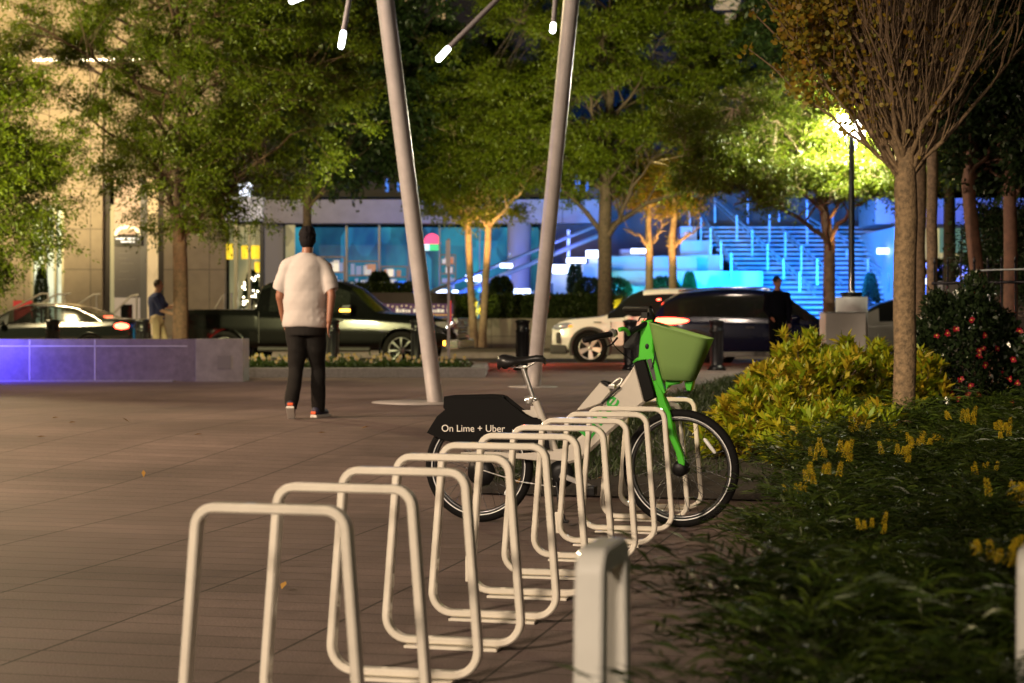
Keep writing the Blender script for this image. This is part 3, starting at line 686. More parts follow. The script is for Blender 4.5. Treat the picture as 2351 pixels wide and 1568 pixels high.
# ================================================================== vegetation
M_bark = mat('bark_brown', (.12, .066, .045), .85, var=.5, vscale=14, bump=.8, bscale=35)
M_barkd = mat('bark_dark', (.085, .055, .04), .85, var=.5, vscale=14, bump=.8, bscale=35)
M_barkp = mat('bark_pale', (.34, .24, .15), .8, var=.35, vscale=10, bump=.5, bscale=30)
M_barkr = mat('bark_red', (.15, .07, .045), .8, var=.4, vscale=10, bump=.5, bscale=30)
L_oak = leafmat('oak_leaves', [(.06, .09, .005), (.095, .13, .007), (.14, .17, .012), (.07, .105, .006), (.12, .14, .008)], .42, .4)
L_oak2 = leafmat('elm_leaves', [(.075, .11, .005), (.10, .14, .006), (.14, .165, .010), (.07, .10, .005), (.12, .145, .008), (.08, .12, .006)], .45, .4)
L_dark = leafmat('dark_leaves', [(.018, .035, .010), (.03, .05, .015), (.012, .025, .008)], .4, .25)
L_gold = leafmat('gold_leaves', [(.22, .20, .02), (.32, .22, .02), (.18, .18, .02)], .5, .4)
def bez(p0, p1, p2, n): return [p0*(1-t)**2 + p1*2*t*(1-t) + p2*t*t for t in [i/n for i in range(n+1)]]
def make_tree(name, label, group, base, fork_z, tr, cc, cr, seed, leafm, bark, nclump=260, per=150, L=.11, W=.04, limbs=8, stems=1, lean=0.0, gap=.25, cl_r=.42, flat=.6, kept=None, spread=.35, brr=1.0):
    """trunk + limbs + leafy twigs; cc, cr = crown centre and radii (world, world)"""
    rnd = random.Random(seed); rng = np.random.default_rng(seed)
    base = Vector(base); cc = Vector(cc); r = empty(name, base, 0, label, 'tree', group)
    tb = MB(); nodes = []
    for s in range(stems):
        off = Vector(((s - (stems-1)/2) * tr * 3.2, rnd.uniform(-.1, .1), 0))
        fk = Vector((base.x + off.x * 1.8 + lean, base.y, fork_z + rnd.uniform(-.1, .1)))
        mid = base.lerp(fk, .5) + off * .6 + Vector((rnd.uniform(-.06, .06), 0, 0))
        pts = bez(base + off * .6, mid, fk, 8); n = len(pts)
        tb.tube([p - base for p in pts], [tr * (1.45 if i == 0 else (1.15 if i == 1 else 1.05 - .18 * i / n)) for i in range(n)], 14)
        # leader winding up through the crown
        topz = cc.z + cr[2] * .75; m = 12; ld = []
        for i in range(m + 1):
            t = i / m; ld.append(Vector((fk.x + (cc.x - fk.x) * .5 * t + math.sin(t * 9 + seed) * .10 * t, fk.y + math.cos(t * 7 + seed) * .10 * t, fk.z + (topz - fk.z) * t)))
        tb.tube([p - base for p in ld], [tr * .86 * (1 - .86 * i / m) + .008 for i in range(m + 1)], 9)
        for i, p in enumerate(ld[3:]): nodes.append((p, tr * .25 * (1 - i / m)))
        for j in range(limbs * 2):
            t = (j + .3) / (limbs * 2) * .85; i = int(t * m); z0 = ld[i].lerp(ld[i+1], t * m - i) if j > 2 else ld[0] - Vector((0, 0, .12 * j * tr * 5))
            a = 2*PI*j*.382 + rnd.uniform(-.4, .4) + s
            hgt = (z0.z - (cc.z - cr[2])) / (2 * cr[2]); hgt = min(.95, max(.05, hgt))
            rr_ = math.sqrt(max(.15, 1 - (2 * hgt - .75) ** 2)) * rnd.uniform(.6, .92)
            end = Vector((cc.x + math.cos(a) * cr[0] * rr_, cc.y + math.sin(a) * cr[1] * rr_, z0.z + rnd.uniform(.38, .85) * cr[2] * (1 - .45 * hgt)))
            q1 = z0.lerp(end, .35) + Vector((0, 0, (end - z0).length * rnd.uniform(.02, .16))); q2 = z0.lerp(end, .7) + Vector((0, 0, (end - z0).length * rnd.uniform(-.05, .12)))
            pp = [z0*(1-u)**3 + q1*3*u*(1-u)**2 + q2*3*u*u*(1-u) + end*u**3 for u in [k/11 for k in range(12)]]
            w_ = Vector((0, 0, 0))
            for k in range(1, 12): w_ = w_ * .6 + Vector([rnd.uniform(-.06, .06) for _ in range(3)]); pp[k] += w_
            b0 = tr * rnd.uniform(.26, .44) * brr * (1 - .55 * t)
            tb.tube([p - base for p in pp], [b0 * (1 - .85 * k / 11) + .005 for k in range(12)], 7)
            for k, p in enumerate(pp[3:]): nodes.append((p, b0 * .6 * (1 - .8 * k / 9) + .004))
            for k in range(4):
                i2 = rnd.randint(3, 8); q0 = pp[i2]; dv = (pp[i2+1] - pp[i2]).normalized(); sd = Vector((rnd.uniform(-1, 1), rnd.uniform(-1, 1), rnd.uniform(-.3, .6)))
                e2 = q0 + (dv + sd).normalized() * (end - z0).length * rnd.uniform(.2, .38); sp_ = bez(q0, q0.lerp(e2, .5) + Vector((0, 0, .08)), e2, 5)
                tb.tube([p - base for p in sp_], [b0 * .42 * (1 - .8 * u / 5) + .003 for u in range(6)], 5)
                for p in sp_[2:]: nodes.append((p, b0 * .25 + .003))
    NP = np.array([list(n_[0]) for n_ in nodes])
    C = []
    tries = 0
    hol = rng.normal(size=(12, 3)); hol /= np.linalg.norm(hol, axis=1, keepdims=True)
    while len(C) < nclump and tries < nclump * 20:
        tries += 1
        u = rng.normal(size=3); u /= np.linalg.norm(u); rad = rng.uniform(.12, 1.0) ** .45
        if gap and max(hol @ u) > 1 - gap * .16 and rad > .5 and rng.random() < .8: continue
        q = np.array(list(cc)) + u * rad * np.array(cr) * (1 + .12 * math.sin(7 * u[0] + seed) * math.cos(5 * u[2]))
        if kept and not kept(q): continue
        C.append(q)
    C = np.array(C); LP = []; LD = []
    for c in C:
        dd = np.linalg.norm(NP - c, axis=1); i = int(np.argmin(dd + rng.uniform(0, .4, len(dd)))); a = Vector(NP[i]); e = Vector(c)
        m_ = a.lerp(e, .5) + Vector((0, 0, .12 * (e - a).length)); pp = bez(a, m_, e, 5)
        tb.tube([p - base for p in pp], [max(.004, nodes[i][1] * .6 * (1 - .8 * k / 5)) for k in range(6)], 4, cap=False)
        dirv = np.array(list(e - a)); dirv /= np.linalg.norm(dirv) + 1e-9
        # twigs in a flat spray around the clump, leaves along each
        nt_ = max(3, per // 14)
        ang = rng.uniform(0, 2*PI, nt_); ends = np.stack([np.cos(ang), np.sin(ang), rng.normal(0, .38, nt_)], 1) * cl_r * rng.uniform(.5, 1.25, (nt_, 1)) + dirv * cl_r * .5
        for q in ends[:5]:
            tb.tube([Vector(c) - base, Vector(c + q * .8) - base], [.005, .002], 3, cap=False)
        kpt = per // nt_; t = rng.uniform(.15, 1.0, (nt_, kpt, 1))
        P_ = c + ends[:, None, :] * t + rng.normal(0, .035, (nt_, kpt, 3)) - np.array([0, 0, .10]) * t * t
        D_ = ends[:, None, :] / cl_r * .7 + rng.normal(0, .55, (nt_, kpt, 3)) + np.array([0, 0, -.25])
        P_[..., 2] += (rng.random() - .5) * .05
        LP.append(P_.reshape(-1, 3)); LD.append(D_.reshape(-1, 3))
    P_ = np.concatenate(LP) - np.array(list(base)); D_ = np.concatenate(LD); N = len(P_)
    nr = rng.normal(0, .6, (N, 3)) + np.array([0, 0, 1.0])
    tb.build('trunk', bark, r)
    leaves_obj('crown', P_, D_, nr, L * rng.uniform(.6, 1.25, N), W * rng.uniform(.7, 1.2, N), leafm, r)
    return r
street = 'street trees beyond the square'
# A: the big oak on the left
def pxy(q): return CX + q[0] / q[1] * F, HZ - (q[2] - CH) / q[1] * F
def keepD(q):
    px, py = pxy(q); lim = 455 + 25 * math.sin(px * .03) + (40 if 1640 < px < 1760 else 0)
    return py < lim and math.sin(px * .021 + 1) * math.cos(py * .027) > -.58
def keepF(q):
    px, py = pxy(q); return py < 448 + 26 * math.sin(px * .04) and math.sin(px * .035) * math.sin(py * .04) > -.7
def keepA(q):
    px = CX + q[0] / q[1] * F; py = HZ - (q[2] - CH) / q[1] * F
    h_ = math.sin(px * .043 + py * .031) * .5 + .5
    if px < 300: return h_ < (.66 if py < 330 else .75)
    if px < 420 and py < 260: return h_ < .85
    return True
Y = 36.5
make_tree('oak_tree', 'large spreading oak with a dark trunk standing behind the low wall at left', street, (XP(412, Y), Y, .2), ZP(548, Y), .155, (XP(420, Y), Y, ZP(150, Y)), (4.1, 3.4, 3.35), 11, L_oak, M_bark, 660, 290, .085, .034, limbs=12, cl_r=.44, brr=1.05, kept=keepA)
Y = 31
make_tree('oak_tree', 'dark leafy tree at the left border with only its hanging outer branches in view', street, (XP(-190, Y), Y, .2), 2.8, .14, (XP(-70, Y), Y, ZP(380, Y)), (1.65, 1.5, 2.0), 12, L_oak2, M_barkd, 320, 290, .080, .032, limbs=8, cl_r=.4)
Y = 50
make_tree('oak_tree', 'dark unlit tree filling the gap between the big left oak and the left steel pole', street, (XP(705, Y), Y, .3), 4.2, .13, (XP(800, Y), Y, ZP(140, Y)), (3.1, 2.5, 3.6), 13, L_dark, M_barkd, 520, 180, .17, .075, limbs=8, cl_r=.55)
# C: twin trunk tree lit from below
Y = 50.5
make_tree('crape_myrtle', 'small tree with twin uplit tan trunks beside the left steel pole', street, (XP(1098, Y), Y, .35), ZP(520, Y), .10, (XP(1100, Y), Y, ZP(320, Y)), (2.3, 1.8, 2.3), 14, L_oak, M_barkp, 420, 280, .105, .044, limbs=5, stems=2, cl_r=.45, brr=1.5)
# D: large tree in the middle with a dark trunk
Y = 48.9
make_tree('elm_tree', 'broad tree with thick grey brown trunk between right steel pole and stairs', street, (XP(1388, Y), Y, .25), ZP(520, Y), .20, (XP(1430, Y), Y + .5, ZP(165, Y)), (5.2, 3.6, 3.7), 15, L_oak2, M_barkd, 850, 300, .105, .044, limbs=13, cl_r=.50, brr=1.0, kept=keepD)
Y = 51.5
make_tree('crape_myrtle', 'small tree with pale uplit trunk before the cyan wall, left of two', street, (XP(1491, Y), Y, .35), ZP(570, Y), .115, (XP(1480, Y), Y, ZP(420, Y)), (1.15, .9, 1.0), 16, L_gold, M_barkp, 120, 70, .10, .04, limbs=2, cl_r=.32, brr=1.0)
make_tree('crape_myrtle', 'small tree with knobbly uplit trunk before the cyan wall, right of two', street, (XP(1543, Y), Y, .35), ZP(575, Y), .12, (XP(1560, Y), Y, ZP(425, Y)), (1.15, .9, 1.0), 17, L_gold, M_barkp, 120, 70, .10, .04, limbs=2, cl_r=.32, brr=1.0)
# F: tree by the lamp post
Y = 34.6
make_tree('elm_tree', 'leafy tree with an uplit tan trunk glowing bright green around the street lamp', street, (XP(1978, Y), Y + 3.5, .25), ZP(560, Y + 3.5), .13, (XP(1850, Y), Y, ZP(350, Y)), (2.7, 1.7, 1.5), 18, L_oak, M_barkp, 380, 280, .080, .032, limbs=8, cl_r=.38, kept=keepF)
Y = 46
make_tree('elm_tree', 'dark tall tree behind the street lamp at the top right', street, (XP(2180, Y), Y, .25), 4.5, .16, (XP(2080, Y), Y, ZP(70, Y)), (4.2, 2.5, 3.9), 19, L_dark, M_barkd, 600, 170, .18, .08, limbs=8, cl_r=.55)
# H: dark trees over the fence on the right
Y = 21.5
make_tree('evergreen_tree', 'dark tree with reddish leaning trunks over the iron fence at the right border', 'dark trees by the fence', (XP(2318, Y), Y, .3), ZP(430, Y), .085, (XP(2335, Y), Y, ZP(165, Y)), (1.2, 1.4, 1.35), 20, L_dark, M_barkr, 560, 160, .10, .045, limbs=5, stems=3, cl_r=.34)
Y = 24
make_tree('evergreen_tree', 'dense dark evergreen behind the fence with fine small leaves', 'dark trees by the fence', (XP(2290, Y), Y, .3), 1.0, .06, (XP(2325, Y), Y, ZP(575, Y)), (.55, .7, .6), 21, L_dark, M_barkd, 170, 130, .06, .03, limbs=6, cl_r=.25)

# ginkgo-like young trees with upswept bare branches
M_gbark = mat('ginkgo_bark', (.19, .125, .075), .85, var=.55, vscale=26, bump=1.0, bscale=60)
L_gink = leafmat('ginkgo_leaves', [(.28, .20, .02), (.36, .24, .02), (.20, .22, .03), (.34, .16, .02)], .5, .4)
def fan_leaves(name, pos, dirs, nrm, size, m, parent):
    """fan shaped leaves with five points"""
    N = len(pos); d = dirs / np.linalg.norm(dirs, axis=1, keepdims=True)
    sd = np.cross(d, nrm); sd /= np.linalg.norm(sd, axis=1, keepdims=True) + 1e-9; nn = np.cross(sd, d); s = size.reshape(-1, 1)
    pts = [(0, 0, 0), (.45, .55, .12), (.85, .38, .05), (.92, 0.0, -.05), (.85, -.38, .05), (.45, -.55, .12)]
    v = np.stack([pos + d * s * a + sd * s * b_ + nn * s * c for a, b_, c in pts], 1); k = 6
    me = bpy.data.meshes.new(name); me.vertices.add(N*k); me.vertices.foreach_set('co', v.reshape(-1))
    me.loops.add(N*k); me.loops.foreach_set('vertex_index', np.arange(N*k, dtype=np.int32)); me.polygons.add(N)
    me.polygons.foreach_set('loop_start', np.arange(0, N*k, k, dtype=np.int32)); me.update(calc_edges=True); me.materials.append(m)
    o = bpy.data.objects.new(name, me); COL.objects.link(o); o.parent = parent; return o
def ginkgo(label, base, tr, fork, seed, nb, leafn, spreadx, htop, leftbias):
    rnd = random.Random(seed); rng = np.random.default_rng(seed); base = Vector(base)
    r = empty('ginkgo_tree', base, 0, label, 'tree', 'young trees in the planting bed')
    tb = MB(); top = Vector((base.x + .03, base.y, htop)); n = 16
    pts = [base.lerp(top, i/n) + Vector((rnd.uniform(-.008, .008), 0, 0)) for i in range(n+1)]
    fz = fork - base.z; H_ = htop - base.z
    tb.tube([p - base for p in pts], [tr * (1.18 if i == 0 else 1.0) if (p.z - base.z) < fz else tr * max(.12, .78 * (1 - ((p.z - base.z) - fz) / (H_ - fz))) for i, p in enumerate(pts)], 18)
    tips = []
    for i in range(nb):
        t = rnd.random() ** 1.15; z0 = fork - .05 + t * (htop - fork) * .45; a = rnd.uniform(0, 2*PI)
        ln = rnd.uniform(.8, 1.7) * (htop - z0) * .66; sp = spreadx * rnd.uniform(.25, 1.0) * (1 - .35 * t)
        p0 = Vector((base.x, base.y, z0)); out = Vector((math.cos(a), math.sin(a) * .8, 0))
        p1 = p0 + out * sp * .34 + Vector((0, 0, ln * .26)); p2_ = p0 + out * sp * 1.05 + Vector((0, 0, ln))
        pp = bez(p0, p1, p2_, 9)
        w_ = Vector((0, 0, 0))
        for k in range(1, 10): w_ = w_ * .5 + Vector((rnd.uniform(-.028, .028), rnd.uniform(-.028, .028), 0)); pp[k] += w_
        br = tr * rnd.uniform(.08, .26) * (1.25 if t < .2 else 1)
        tb.tube([p - base for p in pp], [br * (1 - .8 * k / 9) + .0016 for k in range(10)], 7)
        for k in range(2, 10): tips.append((pp[k], (pp[k] - pp[k-1]).normalized(), out))
        for s in range(rnd.randint(7, 13)):
            k = rnd.randint(1, 7); a2 = a + rnd.uniform(-1.3, 1.3); o2 = Vector((math.cos(a2), math.sin(a2), 0)); l2 = rnd.uniform(.25, .75)
            q0 = pp[k]; q1 = q0 + o2 * l2 * .28 + Vector((0, 0, l2 * .25)); q2 = q0 + o2 * l2 * .42 + Vector((0, 0, l2))
            q = bez(q0, q1, q2, 5)
            for kk in range(1, 6): q[kk] += Vector((rnd.uniform(-.01, .01), rnd.uniform(-.01, .01), 0))
            tb.tube([x - base for x in q], [max(.0018, br * .4 * (1 - .7 * kk / 5)) for kk in range(6)], 5, cap=False)
            for kk in range(1, 6): tips.append((q[kk], (q[kk] - q[kk-1]).normalized(), o2))
    tb.build('trunk', M_gbark, r)
    idx = []
    for i, (p, d, o_) in enumerate(tips):
        wgt = leftbias(p)
        idx += [i] * int(wgt * leafn / 100 + rnd.random())
    pos = np.array([list(tips[i][0] - base) for i in idx]); N = len(pos)
    pos = pos + rng.normal(0, .03, (N, 3)); dd = rng.normal(0, .8, (N, 3)) + np.array([0, 0, -.35])
    fan_leaves('crown', pos, dd, rng.normal(0, .7, (N, 3)) + np.array([0, -.9, .4]), rng.uniform(.026, .048, N), L_gink, r)
    return r
Y = 13.6; gx = XP(2076, Y)
def lb(p):
    px = CX + p.x / p.y * F; py = HZ - (p.z - CH) / p.y * F
    base_ = 12.0 if px < 1870 else (4.5 if px < 1950 else (.8 if px < 2010 else .25))
    if py > 240: base_ *= max(.15, 1 - (py - 240) / 160)
    return base_
ginkgo('young tree with upswept bare branches and yellow leaves on its left side', (gx, Y, .2), .083, ZP(415, Y), 31, 115, 100, 1.3, 4.1, lb)
Y = 19; ginkgo('slim straight tree close behind the bare-branched one, its crown hidden', (XP(2110, Y), Y, .3), .055, ZP(330, Y), 32, 20, 12, .7, 4.6, lambda p: .4)
Y = 21; ginkgo('slim straight tree right of the trunk pair, rightmost of the three young trees', (XP(2137, Y), Y, .3), .062, ZP(330, Y), 33, 20, 12, .7, 4.8, lambda p: .4)

# yellow green shrubs: whorls of narrow leaves
L_shrub = leafmat('shrub_leaves', [(.22, .30, .012), (.30, .32, .012), (.38, .30, .015), (.17, .26, .015), (.26, .32, .015)], .42, .35)
L_shrubo = leafmat('shrub_leaves_orange', [(.42, .26, .02), (.38, .30, .02), (.34, .28, .02)], .42, .35)
def shrub(label, c, rad, n, seed, mat_=None, frac=.22):
    rng = np.random.default_rng(seed); c = np.array(c, float); r = empty('yellow_shrub', c, 0, label, 'shrub', 'yellow green shrubs in the bed')
    sb = MB(); groups = {0: [[], []], 1: [[], []]}
    for i in range(n):
        u = rng.normal(size=3); u[2] = abs(u[2]) * 1.1 - .25; u /= np.linalg.norm(u); rr = rng.uniform(.62, 1.0) * (1 + .14 * math.sin(u[0]*9 + seed) + .1 * math.sin(u[2] * 11))
        p = u * rr * np.array(rad); p[2] = max(.04, p[2] + rad[2] * .30)
        ax = u * np.array([1, 1, .8]) + np.array([0, 0, .9]) + rng.normal(0, .25, 3); ax /= np.linalg.norm(ax)
        k = rng.integers(9, 15); t = rng.uniform(0, 2*PI, k); a1 = np.cross(ax, [.3, .7, .2]); a1 /= np.linalg.norm(a1); a2 = np.cross(ax, a1)
        op = rng.uniform(.35, 1.2, k)
        d = a1 * (np.cos(t)*op)[:, None] + a2 * (np.sin(t)*op)[:, None] + ax * .75
        g = 1 if (rng.random() < frac) else 0
        groups[g][0].append(p + ax * rng.uniform(-.05, .02, k)[:, None]); groups[g][1].append(d)
        if i % 3 == 0: sb.tube([Vector((p[0]*.25, p[1]*.25, .0)), Vector(p * np.array([.6, .6, .6])), Vector(p)], [.008, .005, .003], 4, cap=False)
    sb.build('stem', M_barkd, r)
    for g, m_ in ((0, mat_ or L_shrub), (1, L_shrubo)):
        if not groups[g][0]: continue
        P_ = np.concatenate(groups[g][0]); D_ = np.concatenate(groups[g][1]); N = len(P_)
        leaves_obj('foliage', P_, D_, rng.normal(0, .4, (N, 3)) + np.array([0, 0, 1]), rng.uniform(.06, .115, N), rng.uniform(.021, .035, N), m_, r, fold=.2)
def shr(label, px, py_top, Y, rx, rz, n, seed, frac=.22):
    z = gh(Y) + .1; top = ZP(py_top, Y)
    shrub(label, (XP(px, Y), Y, z), (rx, rx * .9, (top - z) / 1.32), n, seed, frac=frac)
shr('broad yellow green shrub with orange tips in front of the grey cabinet', 1845, 795, 14.2, .56, .8, 760, 41, .30)
shr('low spreading yellow shrub at the left end of the shrub group beside the bicycle wheel', 1750, 880, 13.2, .40, .4, 520, 42, .25)
shr('tall yellow green shrub directly left of the bare-branched tree trunk', 1985, 775, 14.7, .36, .9, 480, 43, .12)
shr('upright tuft of yellow green shrub below the grey cabinet', 1850, 752, 15.4, .26, .9, 300, 44, .05)
shr('yellow shrub showing right of the bare-branched tree trunk', 2115, 800, 14.9, .20, .7, 240, 45, .3)
shr('low olive shrub at the foot of the shrub group, front right', 1915, 925, 12.6, .52, .4, 560, 46, .15)

# mahonia clumps with yellow flower spikes
L_mah = leafmat('mahonia_leaves', [(.02, .038, .006), (.034, .058, .008), (.062, .088, .011), (.013, .027, .006)], .38, .2, .3)
_nt = L_mah.node_tree; _oi = _nt.nodes.new('ShaderNodeObjectInfo'); _mr = _nt.nodes.new('ShaderNodeMapRange'); _mr.inputs[3].default_value = .35; _mr.inputs[4].default_value = 1.5
_nt.links.new(_oi.outputs['Random'], _mr.inputs[0]); _mx = _nt.nodes.new('ShaderNodeMix'); _mx.data_type = 'RGBA'; _mx.blend_type = 'MULTIPLY'; _mx.inputs[0].default_value = 1
_cr = [q for q in _nt.nodes if q.type == 'VALTORGB'][0]; _nt.links.new(_cr.outputs[0], _mx.inputs[6]); _nt.links.new(_mr.outputs[0], _mx.inputs[7]); _nt.links.new(_mx.outputs[2], _nt.nodes['Principled BSDF'].inputs['Base Color'])
M_flow = leafmat('yellow_flower', [(.50, .34, .012), (.62, .42, .015), (.38, .36, .015)], .5, .2)
def mahonia_mesh(seed, stems=7):
    """several stems, each ending in a rosette of arching fronds with narrow leaflets"""
    rng = np.random.default_rng(seed); P_ = []; D_ = []; N_ = []; tops = []
    for s_ in range(stems):
        a0 = 2*PI*s_/stems + rng.uniform(-.4, .4); rs = rng.uniform(.02, .20); top = np.array([math.cos(a0) * rs, math.sin(a0) * rs, rng.uniform(.14, .50) * (1 - rs)])
        tops.append(top)
        for i in range(15):
            a = rng.uniform(0, 2*PI); el = rng.uniform(.35, 1.35); ln = rng.uniform(.17, .30); out = np.array([math.cos(a), math.sin(a), 0]); side = np.array([-out[1], out[0], 0]); n = 9
            for j in range(n):
                t = (j + 1) / n; p = top + out * ln * t * math.cos(el * (1 - t * .4)) + np.array([0, 0, ln * (t * math.sin(el) - .45 * t * t)])
                for sg in (-1, 1):
                    P_.append(p); D_.append(out * (.55 + .5 * t) + side * sg * (1.0 - .45 * t) + np.array([0, 0, rng.uniform(-.1, .75)])); N_.append([0, 0, 1] + rng.normal(0, .6, 3))
    P_ = np.array(P_); D_ = np.array(D_); N_ = np.array(N_); N = len(P_)
    return P_, D_, N_, rng.uniform(.055, .10, N), rng.uniform(.0055, .009, N)
def flower_mesh(seed, n=6, h=.50):
    rnd = random.Random(seed); out = []
    for i in range(n):
        b = MB(); out.append(b); a = rnd.uniform(0, 2*PI); d = Vector((math.cos(a) * .22, math.sin(a) * .22, 1)).normalized(); p = Vector((math.cos(a) * rnd.uniform(.02, .075), math.sin(a) * .05, h + rnd.uniform(-.02, .02))); ln = rnd.uniform(.03, .055)
        q = p.copy()
        for k in range(34):
            t = k / 34; c = p + d * ln * t; an = k * 2.4; rr_ = .011 * (1 - .55 * t)
            o_ = Vector((math.cos(an), math.sin(an), .5)).normalized(); cc_ = c + o_ * rr_; s_ = .0043
            x = d.cross(o_).normalized() * s_
            b.add([cc_ + x, cc_ + o_ * s_, cc_ - x, cc_ - o_ * s_ * .3 + d * s_], [(0, 1, 2), (0, 2, 3), (0, 3, 1), (1, 3, 2)])
    return out
mah_protos = []
for s in range(4):
    r = empty('mahonia_plant', (0, 0, -50)); P_, D_, N_, L_, W_ = mahonia_mesh(60 + s)
    leaves_obj('foliage', P_, D_, N_, L_, W_, L_mah, r, fold=.1, droop=.15)
    mah_protos.append(r)
fl_meshes = [flower_mesh(80 + s, n) for s, n in enumerate((7, 5, 8))]
fl_objs = []
for s, fm in enumerate(fl_meshes): fl_objs.append([q.build('flower_spike', M_flow, None) for q in fm])
rnd = random.Random(9); used = set(); spots = []
Y = 3.7
row = 0
while Y < 13.4:
    xl = bed_edges(Y) + (.04 if Y > 7.6 else .04 + min(.25, (7.6 - Y) * .16)); X = xl + (row % 2) * .2; xr = (2351 - CX) / F * Y + .25
    if Y > 11.5: X = max(X, XP(1950, Y))
    while X < xr: spots.append((X + rnd.uniform(-.06, .06), Y + rnd.uniform(-.08, .08))); X += rnd.uniform(.44, .62)
    Y += .50; row += 1
words = {'f': 'dark feathery clump with yellow spikes', 'n': 'plain dark feathery clump'}
px_flower = [(2040, 1060), (2180, 1060), (2260, 1090), (1880, 1190), (2020, 1180), (1770, 1200), (1940, 1255), (2240, 1380), (2000, 1400), (1850, 1090), (2300, 1280), (2150, 1120)]
for i, (x, y) in enumerate(spots):
    pxx = CX + x / y * F; pyy = HZ + (CH - .45) / y * F
    fl = min(math.hypot(pxx - a, (pyy - b_)) for a, b_ in px_flower) < 62
    pr = mah_protos[i % 4]; o = pr if i < 4 else copy_tree(pr)
    sc_ = rnd.uniform(.8, 1.25); o.location = (x, y, gh(y) + .03); o.rotation_euler = (0, 0, rnd.uniform(0, 6.28)); o.scale = (sc_, sc_, sc_)
    if fl:
        for g in fl_objs[i % 3]: c = g.copy(); COL.objects.link(c); c.parent = o
    edge = (x - bed_edges(y)) < .45
    dist = 'near the camera' if y < 6.5 else ('level with the middle racks' if y < 9 else ('beside the bicycle' if y < 11.5 else 'below the yellow shrubs'))
    tag(o, '%s, %s, %s' % (words['f' if fl else 'n'], 'at the paving edge' if edge else 'inside the bed', dist), 'plant', '%s clumps %s %s' % ('flowering' if fl else 'plain dark', 'at the edge' if edge else 'inside the bed', dist))
for gs in fl_objs:
    for g in gs: bpy.data.objects.remove(g)

# grass-like ground cover of the far bed and tufts behind the racks
L_grass = leafmat('grass_blades', [(.018, .032, .008), (.028, .045, .010), (.014, .026, .007), (.04, .06, .014)], .45, .2)
rng = np.random.default_rng(77); P_ = []
N = 26000
yy = rng.uniform(11.9, 28.5, N * 2); xx = rng.uniform(-.3, 9, N * 2)
ed = np.where(yy < 12.24, 1.9, c2.x + .24 * (yy - 12.24)); ok = (xx > ed - .03) & (xx < (2360 - CX) / F * yy)
front = (yy < c2.y - .2679 * (xx - c2.x) * .9); ok &= ~front
xx = xx[ok]; yy = yy[ok]; N = len(xx); zz = np.array([gh(y) for y in yy]) + .01
for k in range(3): P_.append(np.stack([xx + rng.normal(0, .02, N), yy + rng.normal(0, .02, N), zz], 1))
P_ = np.concatenate(P_); N = len(P_); D_ = np.stack([rng.normal(0, .5, N), rng.normal(0, .5, N), np.ones(N)], 1)
o = leaves_obj('ground_cover', P_, D_, rng.normal(0, 1, (N, 3)), rng.uniform(.10, .24, N), .009, L_grass, fold=.05, droop=.25)
tag(o, 'dark grassy ground cover of the planting bed behind the racks', 'ground cover', kind='stuff')
# leaf litter
n_ = 260; yy = rng.uniform(11.5, 13.6, n_); xx = rng.uniform(-.1, 3.2, n_); ok = (xx > -.2 + .24 * (yy - 12.2)) & (yy > c2.y - .25 * (xx - c2.x)); xx = xx[ok]; yy = yy[ok]; n_ = len(xx)
o = leaves_obj('leaf_litter', np.stack([xx, yy, np.full(n_, .07)], 1), rng.normal(0, 1, (n_, 3)) * np.array([1, 1, .3]), np.array([[0, -.3, 1.]]) + rng.normal(0, .3, (n_, 3)), rng.uniform(.05, .09, n_), .05, M_fall, fold=.3)
tag(o, 'orange brown leaf litter scattered along the edge of the bed', 'leaf litter', kind='stuff')

# dark camellia bushes with red flowers
L_cam = leafmat('camellia_leaves', [(.012, .022, .009), (.02, .032, .012), (.010, .018, .008)], .22, .05, .7)
M_red = leafmat('red_petals', [(.26, .003, .020), (.36, .005, .03), (.18, .003, .014)], .5, .2)
M_stam = mat('yellow_stamen', (.6, .4, .05), .6)
def camellia(label, c, rad, n, seed, flowers):
    rng = np.random.default_rng(seed); c = np.array(c, float); r = empty('camellia_bush', c, 0, label, 'shrub', 'dark red-flowered bushes')
    u = unit(rng, n); u[:, 2] = np.abs(u[:, 2]) * 1.2 - .35; rr = rng.uniform(.5, 1.0, (n, 1)) ** .5 * (1 + .12 * np.sin(u[:, :1] * 9) * np.cos(u[:, 2:] * 8))
    p = u * rr * np.array(rad); p[:, 2] = np.maximum(.03, p[:, 2] + rad[2] * .35)
    leaves_obj('foliage', p, u + rng.normal(0, .7, (n, 3)), rng.normal(0, .6, (n, 3)) + np.array([0, -.3, 1]), rng.uniform(.045, .075, n), rng.uniform(.022, .032, n), L_cam, r, fold=.18)
    sb = MB()
    for k in range(14): q = p[rng.integers(0, n)]; sb.tube([Vector((q[0]*.2, q[1]*.2, 0)), Vector(q*.6), Vector(q)], [.014, .009, .004], 5)
    sb.build('stem', M_barkd, r)
    for (px, py) in flowers:
        Yf = c[1] - rad[1] * .93 * math.sqrt(max(.05, 1 - min(.95, ((XP(px, c[1]) - c[0]) / rad[0]) ** 2))); q = P(px, py, Yf) - Vector(c)
        pn = 11; t = rng.uniform(0, 2*PI, pn); d = np.stack([np.cos(t), np.full(pn, -.45), np.sin(t)], 1)
        fo = leaves_obj('flower', np.array(list(q)) + np.zeros((pn, 3)), d, np.tile([[0, -1., .2]], (pn, 1)) + rng.normal(0, .3, (pn, 3)), rng.uniform(.018, .038, pn), .026, M_red, r, fold=.2)
        b = MB(); b.ell(q + Vector((0, -.012, 0)), (.007, .006, .007), 6, 5); b.build('stamen', M_stam, fo)
Y = 15.4
